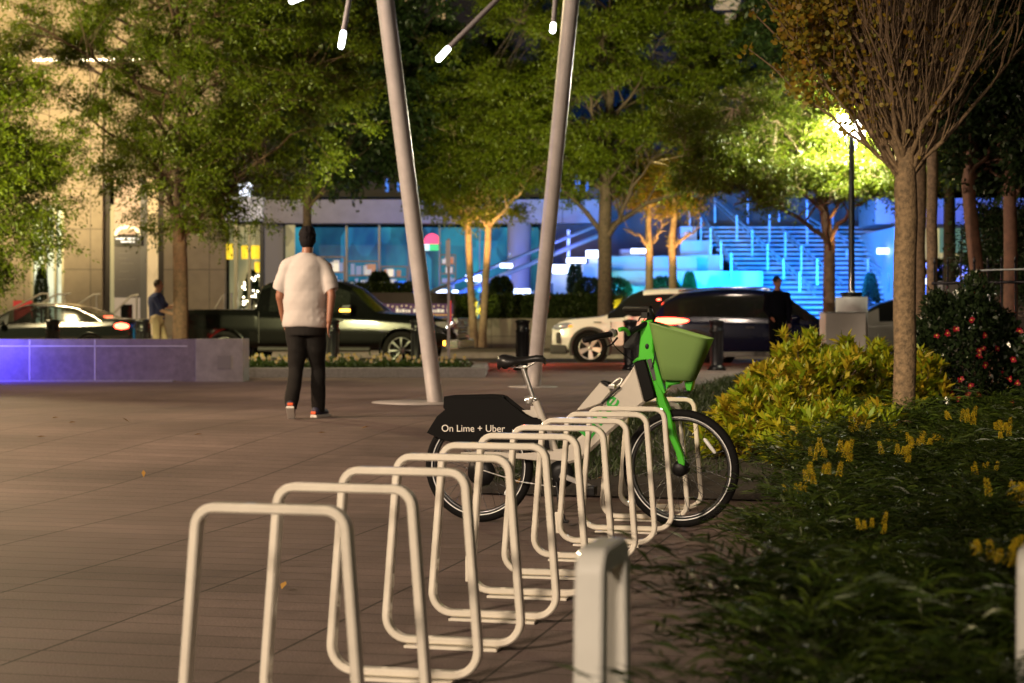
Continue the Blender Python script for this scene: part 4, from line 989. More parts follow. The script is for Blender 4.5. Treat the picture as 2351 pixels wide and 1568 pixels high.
camellia('large dark glossy bush dotted with red flowers in front of the iron fence', (XP(2215, Y), Y, .25), (.58, .5, 1.02), 15000, 51, [(2248, 805), (2300, 860), (2222, 905), (2185, 905), (2240, 950), (2262, 838), (2175, 765), (2230, 735), (2262, 770), (2205, 870), (2290, 800), (2248, 815), (2200, 915), (2256, 800), (2150, 770), (2195, 755), (2227, 885), (2247, 905)])
camellia('dark glossy bush at the right border with few red flowers', (XP(2420, Y), Y - .5, .22), (.50, .5, 1.0), 9000, 52, [(2318, 870), (2335, 880), (2322, 925), (2340, 760), (2325, 825)])
shr_y = 14.5
camellia('low dark bush with one red flower right of the bare-branched tree', (XP(2150, 13.9), 13.9, .15), (.22, .2, .32), 1600, 53, [(2190, 1000)])

# iron fence on the right
M_iron = mat('black_iron', (.035, .035, .045), .32, metal=.6)
r = empty('iron_fence', (0, 0, 0), 0, 'black iron picket fence with spear tips behind the red-flowered bushes', 'fence')
Yf = 17.6
x = XP(2207, Yf + 1.2); i = 0; pk = []
b = MB()
for i in range(22):
    X = XP(2212, Yf) + i * .108; Y_ = Yf + 1.2 - i * .11; z = ZP(600, Yf) if True else 0
    pk = MB(); pk.box((X - .009, Y_ - .009, .2), (X + .009, Y_ + .009, z)); pk.lathe([(.006, 0), (.018, .02), (.004, .075), (.001, .08)], (X, Y_, z), 8); pk.build('picket', M_iron, r)
xa, xb = XP(2207, Yf), XP(2212, Yf) + 22 * .108
for zz_ in (ZP(645, Yf), .5): b.tube([(xa, Yf + 1.22, zz_), (xb, Yf + 1.2 - 2.42, zz_)], .016, 6)
b.build('rail', M_iron, r)
b = MB(); pts = [P(2205, 634, 18.6), P(2225, 632, 18.4), P(2248, 621, 18.2), P(2300, 619, 17.5), P(2351, 618, 16.9), P(2380, 619, 16.6)]; fine = []
for a, c_ in zip(pts, pts[1:]): fine += [a.lerp(c_, t / 4) for t in range(4)]
tag(MB().tube(fine, .008, 8).build('cable', mat('pale_cable', (.55, .6, .75), .4), None), 'pale cable strung along the iron fence pickets', 'cable')
# dark hoarding behind the fence, the border of the plot
tag(MB().box((XP(2225, 26), 26, .2), (XP(2225, 26) + 6, 26.1, 1.85)).build('hoarding', mat('dark_boards', (.07, .05, .04), .8, var=.3), None), 'dark board hoarding seen behind the iron fence pickets', 'wall')
# ================================================================== people
def fold(o, amp, seed, hem=None):
    n_ = len(o.data.vertices); co = np.empty(n_ * 3); no = np.empty(n_ * 3); o.data.vertices.foreach_get('co', co); o.data.vertices.foreach_get('normal', no)
    c = co.reshape(-1, 3); nn = no.reshape(-1, 3); rg = np.random.default_rng(seed); d = np.zeros(n_)
    for k in range(7):
        v_ = rg.normal(size=3) * np.array([9, 7, 13]); w_ = rg.normal(size=3) * np.array([5, 5, 6]); ph = rg.uniform(0, 6.28, 2)
        s_ = np.sin(c @ v_ + ph[0] + 1.5 * np.sin(c @ w_ + ph[1])); d += np.sign(s_) * np.abs(s_) ** 1.6 * rg.uniform(.4, 1)
    c += nn * (d * amp / 3)[:, None]; o.data.vertices.foreach_set('co', c.reshape(-1)); o.data.update()
M_skin = mat('skin_brown', (.26, .11, .06), .5, var=.08)
M_skin2 = mat('skin_light', (.42, .24, .16), .5)
def hand(b, w, d, side, s=1.0, curl=.3):
    """palm at the wrist w pointing along d with five fingers; side = thumb direction"""
    d = Vector(d).normalized(); sd = Vector(side).normalized(); nn = d.cross(sd)
    pc = w + d * .05 * s
    b.cap(w, .021 * s, pc, .026 * s, 8)
    for i, (o_, ln) in enumerate(((.028, .070), (.010, .080), (-.009, .074), (-.027, .058))):
        a = pc + d * .035 * s + sd * o_ * s; m_ = a + (d + nn * curl * .4).normalized() * ln * .5 * s; e = m_ + (d + nn * curl * 1.6).normalized() * ln * .5 * s
        b.cap(pc + sd * o_ * .8 * s, .013 * s, a, .0105 * s, 7); b.cap(a, .0105 * s, m_, .0095 * s, 7); b.cap(m_, .0095 * s, e, .0075 * s, 7)
    t0 = w + d * .03 * s + sd * .02 * s; t1 = t0 + (d * .6 + sd * .8).normalized() * .045 * s; b.cap(t0, .014 * s, t1, .011 * s, 7); b.cap(t1, .011 * s, t1 + (d + sd * .2).normalized() * .03 * s, .009 * s, 7)
def head(b, c, s=1.0, fwd=Vector((0, 1, 0))):
    """head with face: fwd = looking direction"""
    f = Vector(fwd).normalized(); sd = Vector((0, 0, 1)).cross(f); c = Vector(c)
    Mx = Matrix((( sd.x, f.x, 0), (sd.y, f.y, 0), (0, 0, 1)))
    b.ell(c + Vector((0, 0, .025)) * s - f * .01 * s, (.075 * s, .093 * s, .095 * s), 16, 12, Mx)
    b.ell(c - Vector((0, 0, .05)) * s + f * .022 * s, (.055 * s, .062 * s, .062 * s), 12, 10, Mx)
    b.cap(c + f * .085 * s + Vector((0, 0, .01)), .008 * s, c + f * .108 * s - Vector((0, 0, .022)) * s, .013 * s, 8)   # nose
    for sg in (-1, 1):
        b.ell(c + sd * .076 * sg * s - f * .008 * s, (.010 * s, .020 * s, .032 * s), 8, 8, Mx)                            # ears
        b.cap(c + sd * .012 * sg * s + f * .086 * s + Vector((0, 0, .03)) * s, .008 * s, c + sd * .045 * sg * s + f * .074 * s + Vector((0, 0, .032)) * s, .007 * s, 6)   # brow
    b.cap(c + sd * .018 * s + f * .082 * s - Vector((0, 0, .055)) * s, .007 * s, c - sd * .018 * s + f * .082 * s - Vector((0, 0, .055)) * s, .007 * s, 6)
def face_bits(root, c, fwd, s=1.0):
    f = Vector(fwd).normalized(); sd = Vector((0, 0, 1)).cross(f); c = Vector(c); b = MB()
    for sg in (-1, 1): b.ell(c + sd * .030 * sg * s + f * .082 * s + Vector((0, 0, .012)) * s, (.010 * s, .010 * s, .007 * s), 8, 6)
    b.build('eyes', mat('eye_dark', (.03, .02, .02), .2), root)
def V(*a): return Vector(a)
# --- the walking man, seen from behind
man = empty('person', (XP(703, 17.5), 17.5, gh(17.5)), R(-4), 'man in white T-shirt, dark trousers and black hair walking away across the square', 'person')
b = MB()
hc = V(.01, .05, 1.735)
head(b, hc, 1.0); b.cap(V(.01, .01, 1.55), .066, V(.01, .03, 1.66), .058)
b.loft([(V(0, 0, .86), .17, .12), (V(0, 0, 1.0), .18, .125), (V(0, 0, 1.2), .17, .12), (V(0, 0, 1.4), .18, .12), (V(0, .0, 1.52), .14, .09), (V(0, .01, 1.58), .07, .07)], 20)
for sg, sh, el, wr, hd in ((-1, V(-.205, 0, 1.47), V(-.285, .04, 1.18), V(-.268, .16, .95), V(.15, .2, -1)), (1, V(.225, 0, 1.46), V(.282, -.09, 1.19), V(.262, -.12, .94), V(-.1, .05, -1))):
    b.cap(V(sg * .13, 0, 1.48), .055, sh, .050); b.cap(sh, .052, el, .046); b.cap(el, .045, wr, .030); hand(b, wr, hd, V(0, 1, 0), 1.0)
# legs
LH, LK, LA = V(-.09, 0, .86), V(-.11, .03, .47), V(-.118, -.20, .13)
RH, RK, RA = V(.085, 0, .86), V(.10, .13, .48), V(.098, .16, .09)
for h_, k_, a_ in ((LH, LK, LA), (RH, RK, RA)): b.cap(h_, .08, k_, .055); b.cap(k_, .055, a_, .038)
b.cap(LA, .035, LA + V(-.01, .05, -.09), .03); b.cap(RA, .035, RA + V(.02, .13, -.05), .03)
remesh(b.build('body', M_skin, man), .009, 3)
b = MB()
b.loft([(V(-.012, 0, .885), .232, .16), (V(-.01, 0, .91), .236, .165), (V(-.005, 0, 1.02), .228, .168), (V(0, 0, 1.2), .222, .16), (V(0, 0, 1.38), .235, .15), (V(0, 0, 1.48), .215, .13), (V(0, .0, 1.545), .15, .10), (V(.005, .015, 1.60), .078, .075)], 28)
for sg, a_, e_ in ((-1, V(-.185, 0, 1.455), V(-.275, .02, 1.25)), (1, V(.195, 0, 1.44), V(.278, -.05, 1.24))):
    b.cap(V(sg * .1, 0, 1.49), .085, a_, .088, 14)
    d = (e_ - a_).normalized(); b.tube([a_, a_.lerp(e_, .5), e_, e_ + d * .015], [.090, .086, .082, .080], 18)
rnd = random.Random(3)
for i in range(9): z = rnd.uniform(.93, 1.12); a = rnd.uniform(-2.9, -.2); b.cap(V(.235*math.cos(a), .16*math.sin(a), z), .010, V(.238*math.cos(a + .7), .162*math.sin(a + .7), z + rnd.uniform(-.04, .04)), .007, 6)
fold(remesh(b.build('shirt', mat('white_cotton', (.46, .41, .37), .85, var=.05, vscale=9, bump=.2, bscale=300), man), .010, 6), .013, 5)
M_trous = mat('dark_trousers', (.016, .014, .012), .9, spec=.15, var=.2, vscale=12, bump=.2, bscale=250)
b = MB()
b.loft([(V(0, 0, .80), .215, .150), (V(0, 0, .86), .222, .155), (V(0, 0, .93), .22, .15)], 24)
for h_, k_, a_, sg in ((LH, LK, LA, -1), (RH, RK, RA, 1)):
    b.tube([h_ + V(sg*.012, 0, .05), h_.lerp(k_, .5), k_, k_.lerp(a_, .5), a_ + V(0, 0, -.01), a_ + V(0, .0, -.045)], [.122, .110, .082, .076, .068, .066], 18)
fold(remesh(b.build('trousers', M_trous, man), .010, 4), .012, 9)
b = MB(); b.ell(hc + V(0, -.010, .045), (.086, .100, .094), 20, 14); b.ell(hc + V(0, -.035, -.015), (.080, .078, .085), 16, 12)
rn_ = random.Random(6)
for i in range(90):
    a_ = rn_.uniform(PI * 1.0, PI * 2.0); z_ = rn_.uniform(-.07, .12); rr_ = math.sqrt(max(.1, 1 - (z_ - .03) ** 2 / .012)) if abs(z_ - .03) < .1 else .35; b.ell(hc + V(.082 * rr_ * math.cos(a_), -.01 + .094 * rr_ * math.sin(a_), z_), (.014, .014, .016), 6, 5)
fold(remesh(b.build('hair', mat('black_hair', (.008, .006, .006), .8, spec=.15), man), .007, 1), .006, 3)
face_bits(man, hc, V(0, 1, 0))
M_shoe = mat('shoe_navy', (.03, .03, .06), .6); M_sole = mat('shoe_sole', (.7, .66, .58), .6); M_heel = mat('shoe_orange', (.85, .13, .04), .5)
def shoe(root, ank, fwd, pitch):
    e = empty('shoe'); e.parent = root; e.location = ank; f = Vector(fwd).normalized(); ang = math.atan2(-f.x, f.y)
    Mx = Matrix.Rotation(ang, 4, 'Z') @ Matrix.Rotation(pitch, 4, 'X')
    u = MB(); u.cap(Mx @ V(0, -.045, -.03), .048, Mx @ V(0, .13, -.048), .036, 12); u.cap(Mx @ V(0, -.03, -.02), .046, Mx @ V(0, -.02, .02), .044, 12); u.build('upper', M_shoe, e)
    s_ = MB(); s_.bbox((-.042, -.092, -.092), (.042, .175, -.064), .026, Mx); s_.build('sole', M_sole, e)
    h_ = MB(); h_.bbox((-.030, -.098, -.060), (.030, -.080, -.030), .010, Mx); h_.build('heel_patch', M_heel, e)
shoe(man, RA + V(.0, .0, .0), V(.45, 1, 0), 0.0)
shoe(man, LA + V(.0, .0, .0), V(-.1, 1, 0), R(-36))

def simple_person(root, pose, top_m, leg_m, skin, hair_m, fwd, s=1.0, sleeve=.55):
    b = MB(); head(b, pose['head'], 1.0, fwd); b.cap(pose['neck'], .06, pose['head'] - V(0, 0, .06), .055)
    sh = pose['sh']; pe = pose['pelvis']
    for k in ('L', 'R'):
        a, e, w_ = pose['arm' + k]; b.cap(a, .052, e, .040); b.cap(e, .040, w_, .028); hand(b, w_, (w_ - e), fwd, 1.0)
        h_, kn, an, toe = pose['leg' + k]; b.cap(h_, .07, kn, .05); b.cap(kn, .05, an, .035); b.cap(an, .034, toe, .028)
    b.cap(sh, .10, pe, .11)
    remesh(b.build('body', skin, root), .014, 2)
    b = MB(); m_ = sh.lerp(pe, .5)
    b.loft([(pe + V(0, 0, -.04), .165, .12), (m_, .165, .115), (sh.lerp(m_, .4), .185, .115), (sh + V(0, 0, .02), .17, .10), (pose['neck'], .075, .07)], 20)
    for k in ('L', 'R'):
        a, e, w_ = pose['arm' + k]; b.cap(sh, .09, a, .075); b.cap(a, .072, a.lerp(e, sleeve * 1.5) if sleeve < .66 else e, .058)
        if sleeve > .66: b.cap(e, .055, w_, .042)
    remesh(b.build('top', top_m, root), .014, 3)
    b = MB(); b.loft([(pe + V(0, 0, -.12), .155, .12), (pe + V(0, 0, .05), .165, .125)], 18)
    for k in ('L', 'R'):
        h_, kn, an, toe = pose['leg' + k]; b.cap(h_ + V(0, 0, .03), .10, kn, .075); b.cap(kn, .074, an, .062)
    remesh(b.build('trousers', leg_m, root), .014, 2)
    b = MB()
    for k in ('L', 'R'): h_, kn, an, toe = pose['leg' + k]; b.cap(an - V(0, 0, .03), .05, toe, .042)
    b.build('shoes', M_blk, root)
    f = Vector(fwd).normalized()
    b = MB(); b.ell(pose['head'] + V(0, 0, .04) - f * .02, (.084, .092, .088), 14, 10); b.build('hair', hair_m, root)
    face_bits(root, pose['head'], fwd)
man.scale = (.92, .96, .985)
# pedestrian behind the low wall at left, navy top and khaki trousers
Yp = 37.6; k = F / Yp
r = empty('person', (XP(366, Yp), Yp, .21), 0, 'pedestrian in navy top and khaki trousers behind the low wall beside the oak trunk', 'person')
simple_person(r, {'head': V(-.02, 0, 1.62), 'neck': V(-.05, 0, 1.47), 'sh': V(-.06, 0, 1.36), 'pelvis': V(-.05, 0, .95),
    'armL': (V(-.05, .17, 1.36), V(.13, .20, 1.18), V(.33, .16, 1.22)), 'armR': (V(-.05, -.17, 1.36), V(.08, -.20, 1.10), V(.34, -.18, 1.02)),
    'legL': (V(-.05, .09, .9), V(.10, .09, .5), V(.12, .09, .09), V(.28, .09, .04)), 'legR': (V(-.05, -.09, .9), V(-.04, -.09, .48), V(-.22, -.09, .12), V(-.08, -.09, .04))},
    mat('navy_cloth', (.03, .04, .12), .85), mat('khaki_cloth', (.34, .26, .16), .85), M_skin2, mat('brown_hair', (.05, .03, .02), .6), V(1, 0, 0))
# dark figure in front of the dark car at right
Yp = 36.3
r = empty('person', (XP(1785, Yp), Yp, .21), 0, 'person all in black standing at the kerb in front of the dark blue car', 'person')
simple_person(r, {'head': V(0, 0, 1.66), 'neck': V(0, 0, 1.50), 'sh': V(0, 0, 1.40), 'pelvis': V(0, 0, .97),
    'armL': (V(-.19, 0, 1.4), V(-.23, .02, 1.12), V(-.15, -.12, .98)), 'armR': (V(.19, 0, 1.4), V(.24, .02, 1.12), V(.22, -.03, .86)),
    'legL': (V(-.08, 0, .92), V(-.09, -.01, .5), V(-.09, .02, .09), V(-.11, -.13, .04)), 'legR': (V(.08, 0, .92), V(.09, -.02, .5), V(.10, .0, .09), V(.12, -.14, .04))},
    mat('black_cloth', (.004, .004, .007), .95, spec=.05), mat('black_trousers', (.004, .004, .005), .95, spec=.05), M_skin, M_blk, V(.6, -.8, 0), sleeve=1.0)
# ================================================================== vehicles
thinglass = bpy.data.materials.new('lit_car_glass'); thinglass.use_nodes = True
_n = thinglass.node_tree.nodes; _l = thinglass.node_tree.links; _t = _n.new('ShaderNodeBsdfTransparent'); _t.inputs[0].default_value = (.62, .68, .62, 1)
_m = _n.new('ShaderNodeMixShader'); _m.inputs[0].default_value = .35; _n['Principled BSDF'].inputs['Base Color'].default_value = (.02, .02, .02, 1); _n['Principled BSDF'].inputs['Roughness'].default_value = .05
_l.new(_t.outputs[0], _m.inputs[1]); _l.new(_n['Principled BSDF'].outputs[0], _m.inputs[2]); _l.new(_m.outputs[0], _n['Material Output'].inputs[0])
M_glass = mat('car_glass', (.012, .014, .014), .05, spec=.9, coat=.6)
M_rim = mat('alloy_rim', (.6, .58, .56), .3, metal=.8)
M_chrome = mat('chrome', (.75, .72, .70), .12, metal=1.0)
M_under = mat('dark_cladding', (.03, .028, .027), .6)
M_tail = mat('tail_lamp', (.6, .01, .01), .2, emit=(1, .06, .03), estr=20)
M_taild = mat('tail_lens', (.35, .01, .01), .15, coat=.5)
M_amb = mat('amber_lamp', (.8, .35, .02), .2, emit=(1, .42, .04), estr=8)
M_headl = mat('head_lamp', (.7, .7, .7), .1, emit=(1, .93, .82), estr=1.2)
M_headon = mat('head_lamp_lit', (.9, .9, .9), .1, emit=(1, .93, .75), estr=12)
M_plate = mat('number_plate', (.6, .6, .58), .5)
def make_car(root, st, glass, paint, wheels, rw, arches=None, topw=.30, flip=1):
    """st: stations (x, zlow, zbelt, ztop, halfwidth); glass: dict interval -> set of kinds"""
    k = 9; V_ = []; F_ = []; T = []
    def ring(s):
        x, zl, zb, zt, hw = s; dz = zt - zb
        h = [(0, zl), (hw*.80, zl), (hw*.965, zl + .10), (hw, zl + .50*(zb - zl)), (hw*.985, zb - .10), (hw*.93, zb), (hw*.93 - dz*topw - .02, zb + .84*dz), (hw*.93 - dz*topw - .15, zt - .01), (0, zt + .012)]
        return [(x, y, z) for y, z in h] + [(x, -y, z) for y, z in h[-2:0:-1]]
    rings = [ring(s) for s in st]; n = len(rings[0])
    for r_ in rings: V_ += r_
    for i in range(len(rings) - 1):
        for a in range(n):
            b_ = (a + 1) % n; F_.append((i*n+a, (i+1)*n+a, (i+1)*n+b_, i*n+b_))
            strip = a if a < 8 else (15 - a)
            t = 0; g = glass.get(i, ())
            if strip == 5 and 'side' in g: t = 1
            if strip in (6, 7) and 'front' in g: t = 2
            if strip in (6, 7) and 'rear' in g: t = 3
            T.append(t)
    for base_, rev in ((0, False), ((len(rings)-1)*n, True)):
        for a in range(0, 8):
            q = (base_+a, base_+a+1, base_+(n-a-1) % n, base_+(n-a) % n)
            q = tuple(dict.fromkeys(q))
            if len(q) < 3: continue
            F_.append(q if rev else q[::-1]); T.append(0)
    me = bpy.data.meshes.new('t'); me.from_pydata(V_, [], F_); me.update()
    for m_ in (paint, M_glass, M_glass, M_glass): me.materials.append(m_)
    me.polygons.foreach_set('material_index', T)
    cr_ = me.attributes.new('crease_edge', 'FLOAT', 'EDGE'); cr_.data.foreach_set('value', [.42] * len(me.edges))
    o = bpy.data.objects.new('t', me); COL.objects.link(o); sb = o.modifiers.new('s', 'SUBSURF'); sb.levels = 3; sb.render_levels = 3
    dg = bpy.context.evaluated_depsgraph_get(); ev = bpy.data.meshes.new_from_object(o.evaluated_get(dg)); bpy.data.objects.remove(o)
    vs = np.array([v.co[:] for v in ev.vertices]); polys = [(tuple(p.vertices), p.material_index, p.center[:]) for p in ev.polygons]
    def sub(name, sel, m_, parent=root):
        idx = {}; v = []; f = []
        for p in sel:
            f.append([idx.setdefault(i, len(idx)) for i in p[0]])
        v = [vs[i] for i in idx]
        if not f: return None
        b = MB(); b.add(v, f, True); return b.build(name, m_, parent)
    def inarch(c):
        return any((c[0]-wx)**2 + (c[2]-rw)**2 < (rw*1.13)**2 for wx in wheels) and abs(c[1]) > .45 and c[2] < rw * 2.4
    body = sub('body', [p for p in polys if p[1] == 0 and not inarch(p[2])], paint)
    for s_ in (1, -1): sub('side_windows', [p for p in polys if p[1] == 1 and p[2][1]*s_ > 0], M_glass)
    sub('windscreen', [p for p in polys if p[1] == 2], M_glass); sub('rear_window', [p for p in polys if p[1] == 3], M_glass)
    hw = max(s[4] for s in st)
    for wx in wheels:
        for s_ in (1, -1):
            b = MB(); pts = [Vector((wx + rw*1.15*math.cos(a), s_*(hw - .012), rw + rw*1.15*math.sin(a))) for a in [R(-22) + R(224)*i/26 for i in range(27)]]
            b.tube(pts, .055 if arches is M_under else .02, 6)
            b.lathe([(rw*1.12, -.3), (rw*1.12, 0)], (0, 0, 0), 24, Matrix.Translation((wx, s_*(hw - .34), rw)) @ Matrix.Rotation(R(90), 4, 'X'))
            b.build('arch_trim', arches or paint, root)
    return body, hw, vs
def car_wheel(root, wx, y, rw, spokes=5, m_=None, rimr=.68, twist=0):
    s_ = 1 if y > 0 else -1; M = Matrix.Translation((wx, y, rw)) @ Matrix.Rotation(R(-90) * s_, 4, 'X')
    b = MB(); b.lathe([(rw*rimr, -.11), (rw*.93, -.12), (rw, -.08), (rw, .07), (rw*.95, .105), (rw*rimr, .10), (rw*rimr*.97, .06)], (0, 0, 0), 36, M); wo = b.build('wheel', M_rub, root)
    b = MB(); b.lathe([(rw*rimr*.99, .04), (rw*rimr*1.01, .10), (rw*rimr*.95, .104), (rw*rimr*.93, .05)], (0, 0, 0), 36, M); b.lathe([(.001, .085), (.05, .09), (.06, .05)], (0, 0, 0), 16, M)
    for i in range(spokes):
        a = 2*PI*i/spokes + twist; MM = M @ Matrix.Rotation(a, 4, 'Z')
        w0, w1 = (.055, .085) if spokes <= 5 else (.02, .03)
        b.add([MM @ Vector(p) for p in ((.04, -w0*.6, .085), (.04, w0*.6, .085), (rw*rimr*.95, w1, .098), (rw*rimr*.95, -w1*.4, .098), (.04, -w0*.6, .05), (.04, w0*.6, .05), (rw*rimr*.95, w1, .05), (rw*rimr*.95, -w1*.4, .05))], [(0, 3, 2, 1), (0, 1, 5, 4), (1, 2, 6, 5), (2, 3, 7, 6), (3, 0, 4, 7), (4, 5, 6, 7)])
    b.build('rim', m_ or M_rim, wo)
    b = MB(); b.lathe([(rw*rimr*.9, .02), (rw*rimr*.9, .03)], (0, 0, 0), 20, M); b.build('brake_disc', mat('wheel_dark', (.02, .02, .02), .5), wo)

# white SUV facing left  (local x forward)
Yv = 42.3; k = F / Yv; rwz = .09
sl_ang = math.atan(-SL)
suv = empty('suv', (XP(1268, Yv) + 2.42, Yv + .4, rwz), PI + sl_ang * .6, 'white SUV facing left on the far side of the street behind the bicycle', 'car')
st = [(-2.42, .45, .98, 1.06, .80), (-2.38, .30, 1.02, 1.22, .92), (-2.2, .26, 1.08, 1.52, .97), (-1.95, .25, 1.10, 1.68, .99), (-1.2, .25, 1.10, 1.74, 1.0), (-.25, .25, 1.09, 1.76, 1.0), (.30, .25, 1.08, 1.72, 1.0), (.60, .25, 1.07, 1.60, .995), (1.12, .25, 1.05, 1.14, .99), (1.28, .25, 1.04, 1.10, .99), (1.95, .26, .98, 1.05, .97), (2.22, .30, .90, .98, .93), (2.38, .34, .74, .84, .84)]
gl = {2: ('side',), 3: ('side',), 4: ('side',), 5: ('side',), 6: ('side', 'front'), 7: ('front', 'side'), 1: ('rear',)}
M_white = mat('white_paint', (.80, .77, .75), .28, coat=.7)
body, hw, _ = make_car(suv, st, gl, M_white, (-1.42, 1.50), .385, M_under, topw=.24)
for wx in (-1.42, 1.50):
    for s_ in (-1, 1): car_wheel(suv, wx, s_*.90, .385, 5, twist=.3)
for s_ in (1, -1):
    b = MB(); b.ell((2.10, s_*.86, .88), (.27, .11, .085), 14, 10, Matrix.Rotation(R(8), 3, 'Y').to_4x4()); b.build('headlight', mat('clear_lens', (.35, .35, .36), .12, metal=.6, emit=(1, .9, .75), estr=.12), suv)
    b = MB(); b.ell((1.95, s_*.94, .88), (.07, .03, .035), 10, 8); b.build('side_marker', mat('amber_dim', (.8, .3, .05), .2, emit=(1, .4, .05), estr=1.0), suv)
    b = MB(); b.bbox((2.16, s_*.86 - .10, .48), (2.28, s_*.86 + .10, .74), .03); b.build('air_intake', M_under, suv)
    b = MB(); b.ell((.62, s_*1.06, 1.05), (.11, .10, .075), 12, 8); b.build('mirror', M_white, suv)
    b = MB(); b.bbox((-1.0, s_*.99 - .025, .24), (1.08, s_*.99 + .025, .44), .01); b.bbox((1.24, s_*.99 - .02, .965), (1.42, s_*.99 + .02, .985), .005); b.bbox((2.02, s_*.72 - .22, .24), (2.42, s_*.72 + .22, .46), .06); b.build('lower_cladding', M_under, suv)
    b = MB(); b.box((1.02, s_*.99 - .02, .44), (1.030, s_*.99 + .012, 1.0)); b.box((-.12, s_*.99 - .02, .44), (-.110, s_*.99 + .012, 1.05)); b.build('door_gap', M_under, suv)
b = MB(); b.bbox((2.30, -.5, .50), (2.42, .5, .72), .02); b.build('grille', M_blk, suv)

# dark blue SUV passing to the right
Yb = 40.0
dk = empty('suv', (XP(1738, Yb), Yb, rwz), sl_ang * .6, 'dark blue SUV with red tail lights driving right in front of the white one', 'car')
st2 = [(-2.28, .45, .95, 1.02, .72), (-2.24, .32, 1.02, 1.16, .88), (-2.05, .27, 1.06, 1.42, .94), (-1.7, .25, 1.08, 1.62, .965), (-1.0, .25, 1.07, 1.69, .97), (-.1, .25, 1.05, 1.70, .97), (.42, .25, 1.03, 1.62, .97), (.75, .25, 1.02, 1.44, .965), (1.25, .25, 1.0, 1.06, .96), (1.45, .25, .97, 1.02, .96), (1.95, .26, .90, .95, .94), (2.2, .30, .78, .85, .88), (2.32, .36, .64, .70, .70)]
M_blue = mat('dark_blue_paint', (.004, .006, .03), .22, coat=.5, spec=.4)
body, hw, _ = make_car(dk, st2, gl, M_blue, (-1.38, 1.42), .36, M_under, topw=.26)
for wx in (-1.38, 1.42):
    for s_ in (-1, 1): car_wheel(dk, wx, s_*.88, .36, 10, mat('rim_dark', (.2, .2, .2), .35, metal=.7))
for s_ in (1, -1):
    b = MB(); b.ell((-1.95, s_*.87, 1.0), (.52, .14, .08), 14, 8); b.build('taillight', M_tail, dk)
    b = MB(); b.ell((2.02, s_*.78, .80), (.22, .10, .07), 12, 8); b.build('headlight', M_headl, dk)
    b = MB(); b.ell((.75, s_*1.04, 1.06), (.11, .10, .075), 12, 8); b.build('mirror', M_blue, dk)
    b = MB(); b.bbox((-1.0, s_*.965 - .02, .24), (1.0, s_*.965 + .02, .36), .01); b.build('side_sill', M_chrome, dk)
    b = MB(); b.tube([(-1.7, s_*.66, 1.665), (-.9, s_*.68, 1.72), (.1, s_*.68, 1.725), (.35, s_*.66, 1.68)], .018, 8); b.build('roof_rail', M_chrome, dk)
    b = MB(); b.bbox((-.30, s_*.975 - .01, .86), (-.12, s_*.975 + .02, .885), .005); b.bbox((-1.25, s_*.975 - .01, .88), (-1.07, s_*.975 + .02, .905), .005); b.build('door_handle', M_chrome, dk)
b = MB(); b.box((-2.18, -.25, 1.46), (-2.10, .25, 1.49)); b.build('brake_light', M_tail, dk)
lamp('tail_glow', 'POINT', (XP(1505, 39.0), 38.6, 1.1), 14, (1, .05, .02), None, .1)

# pickup at the near kerb, facing right
Yt = 38.9; k = F / Yt
L = 5.95
pk_ = empty('pickup_truck', (XP(424, Yt) + L / 2, Yt + .2, rwz), R(-8.5), 'black pickup truck with chrome grille parked at the kerb behind the flower bed', 'truck')
h = L / 2
st3 = [(-h, .52, 1.02, 1.04, .90), (-h + .04, .48, 1.20, 1.22, .96), (-h + .35, .46, 1.235, 1.255, .985), (-1.35, .44, 1.235, 1.255, .99), (-1.28, .44, 1.235, 1.26, .99), (-1.22, .44, 1.20, 1.76, .99), (-1.02, .44, 1.19, 1.85, .99), (-.2, .44, 1.18, 1.87, .99), (.42, .44, 1.17, 1.84, .99), (.72, .44, 1.16, 1.72, .99), (1.30, .44, 1.14, 1.20, .985), (1.42, .44, 1.12, 1.18, .985), (2.3, .46, 1.06, 1.13, .97), (2.72, .50, .98, 1.06, .93), (h - .06, .52, .74, .82, .90), (h, .55, .66, .72, .84)]
gl3 = {6: ('side',), 7: ('side',), 8: ('side',), 9: ('front',), 5: ('rear',)}
M_black = mat('black_paint', (.0035, .004, .004), .2, coat=.22, spec=.2)
body, hw, _ = make_car(pk_, st3, gl3, M_black, (-1.92, 1.86), .40, M_black, topw=.27)
for wx in (-1.92, 1.86):
    for s_ in (-1, 1): car_wheel(pk_, wx, s_*.90, .40, 8, mat('rim_dark', (.2, .2, .2), .35, metal=.7))
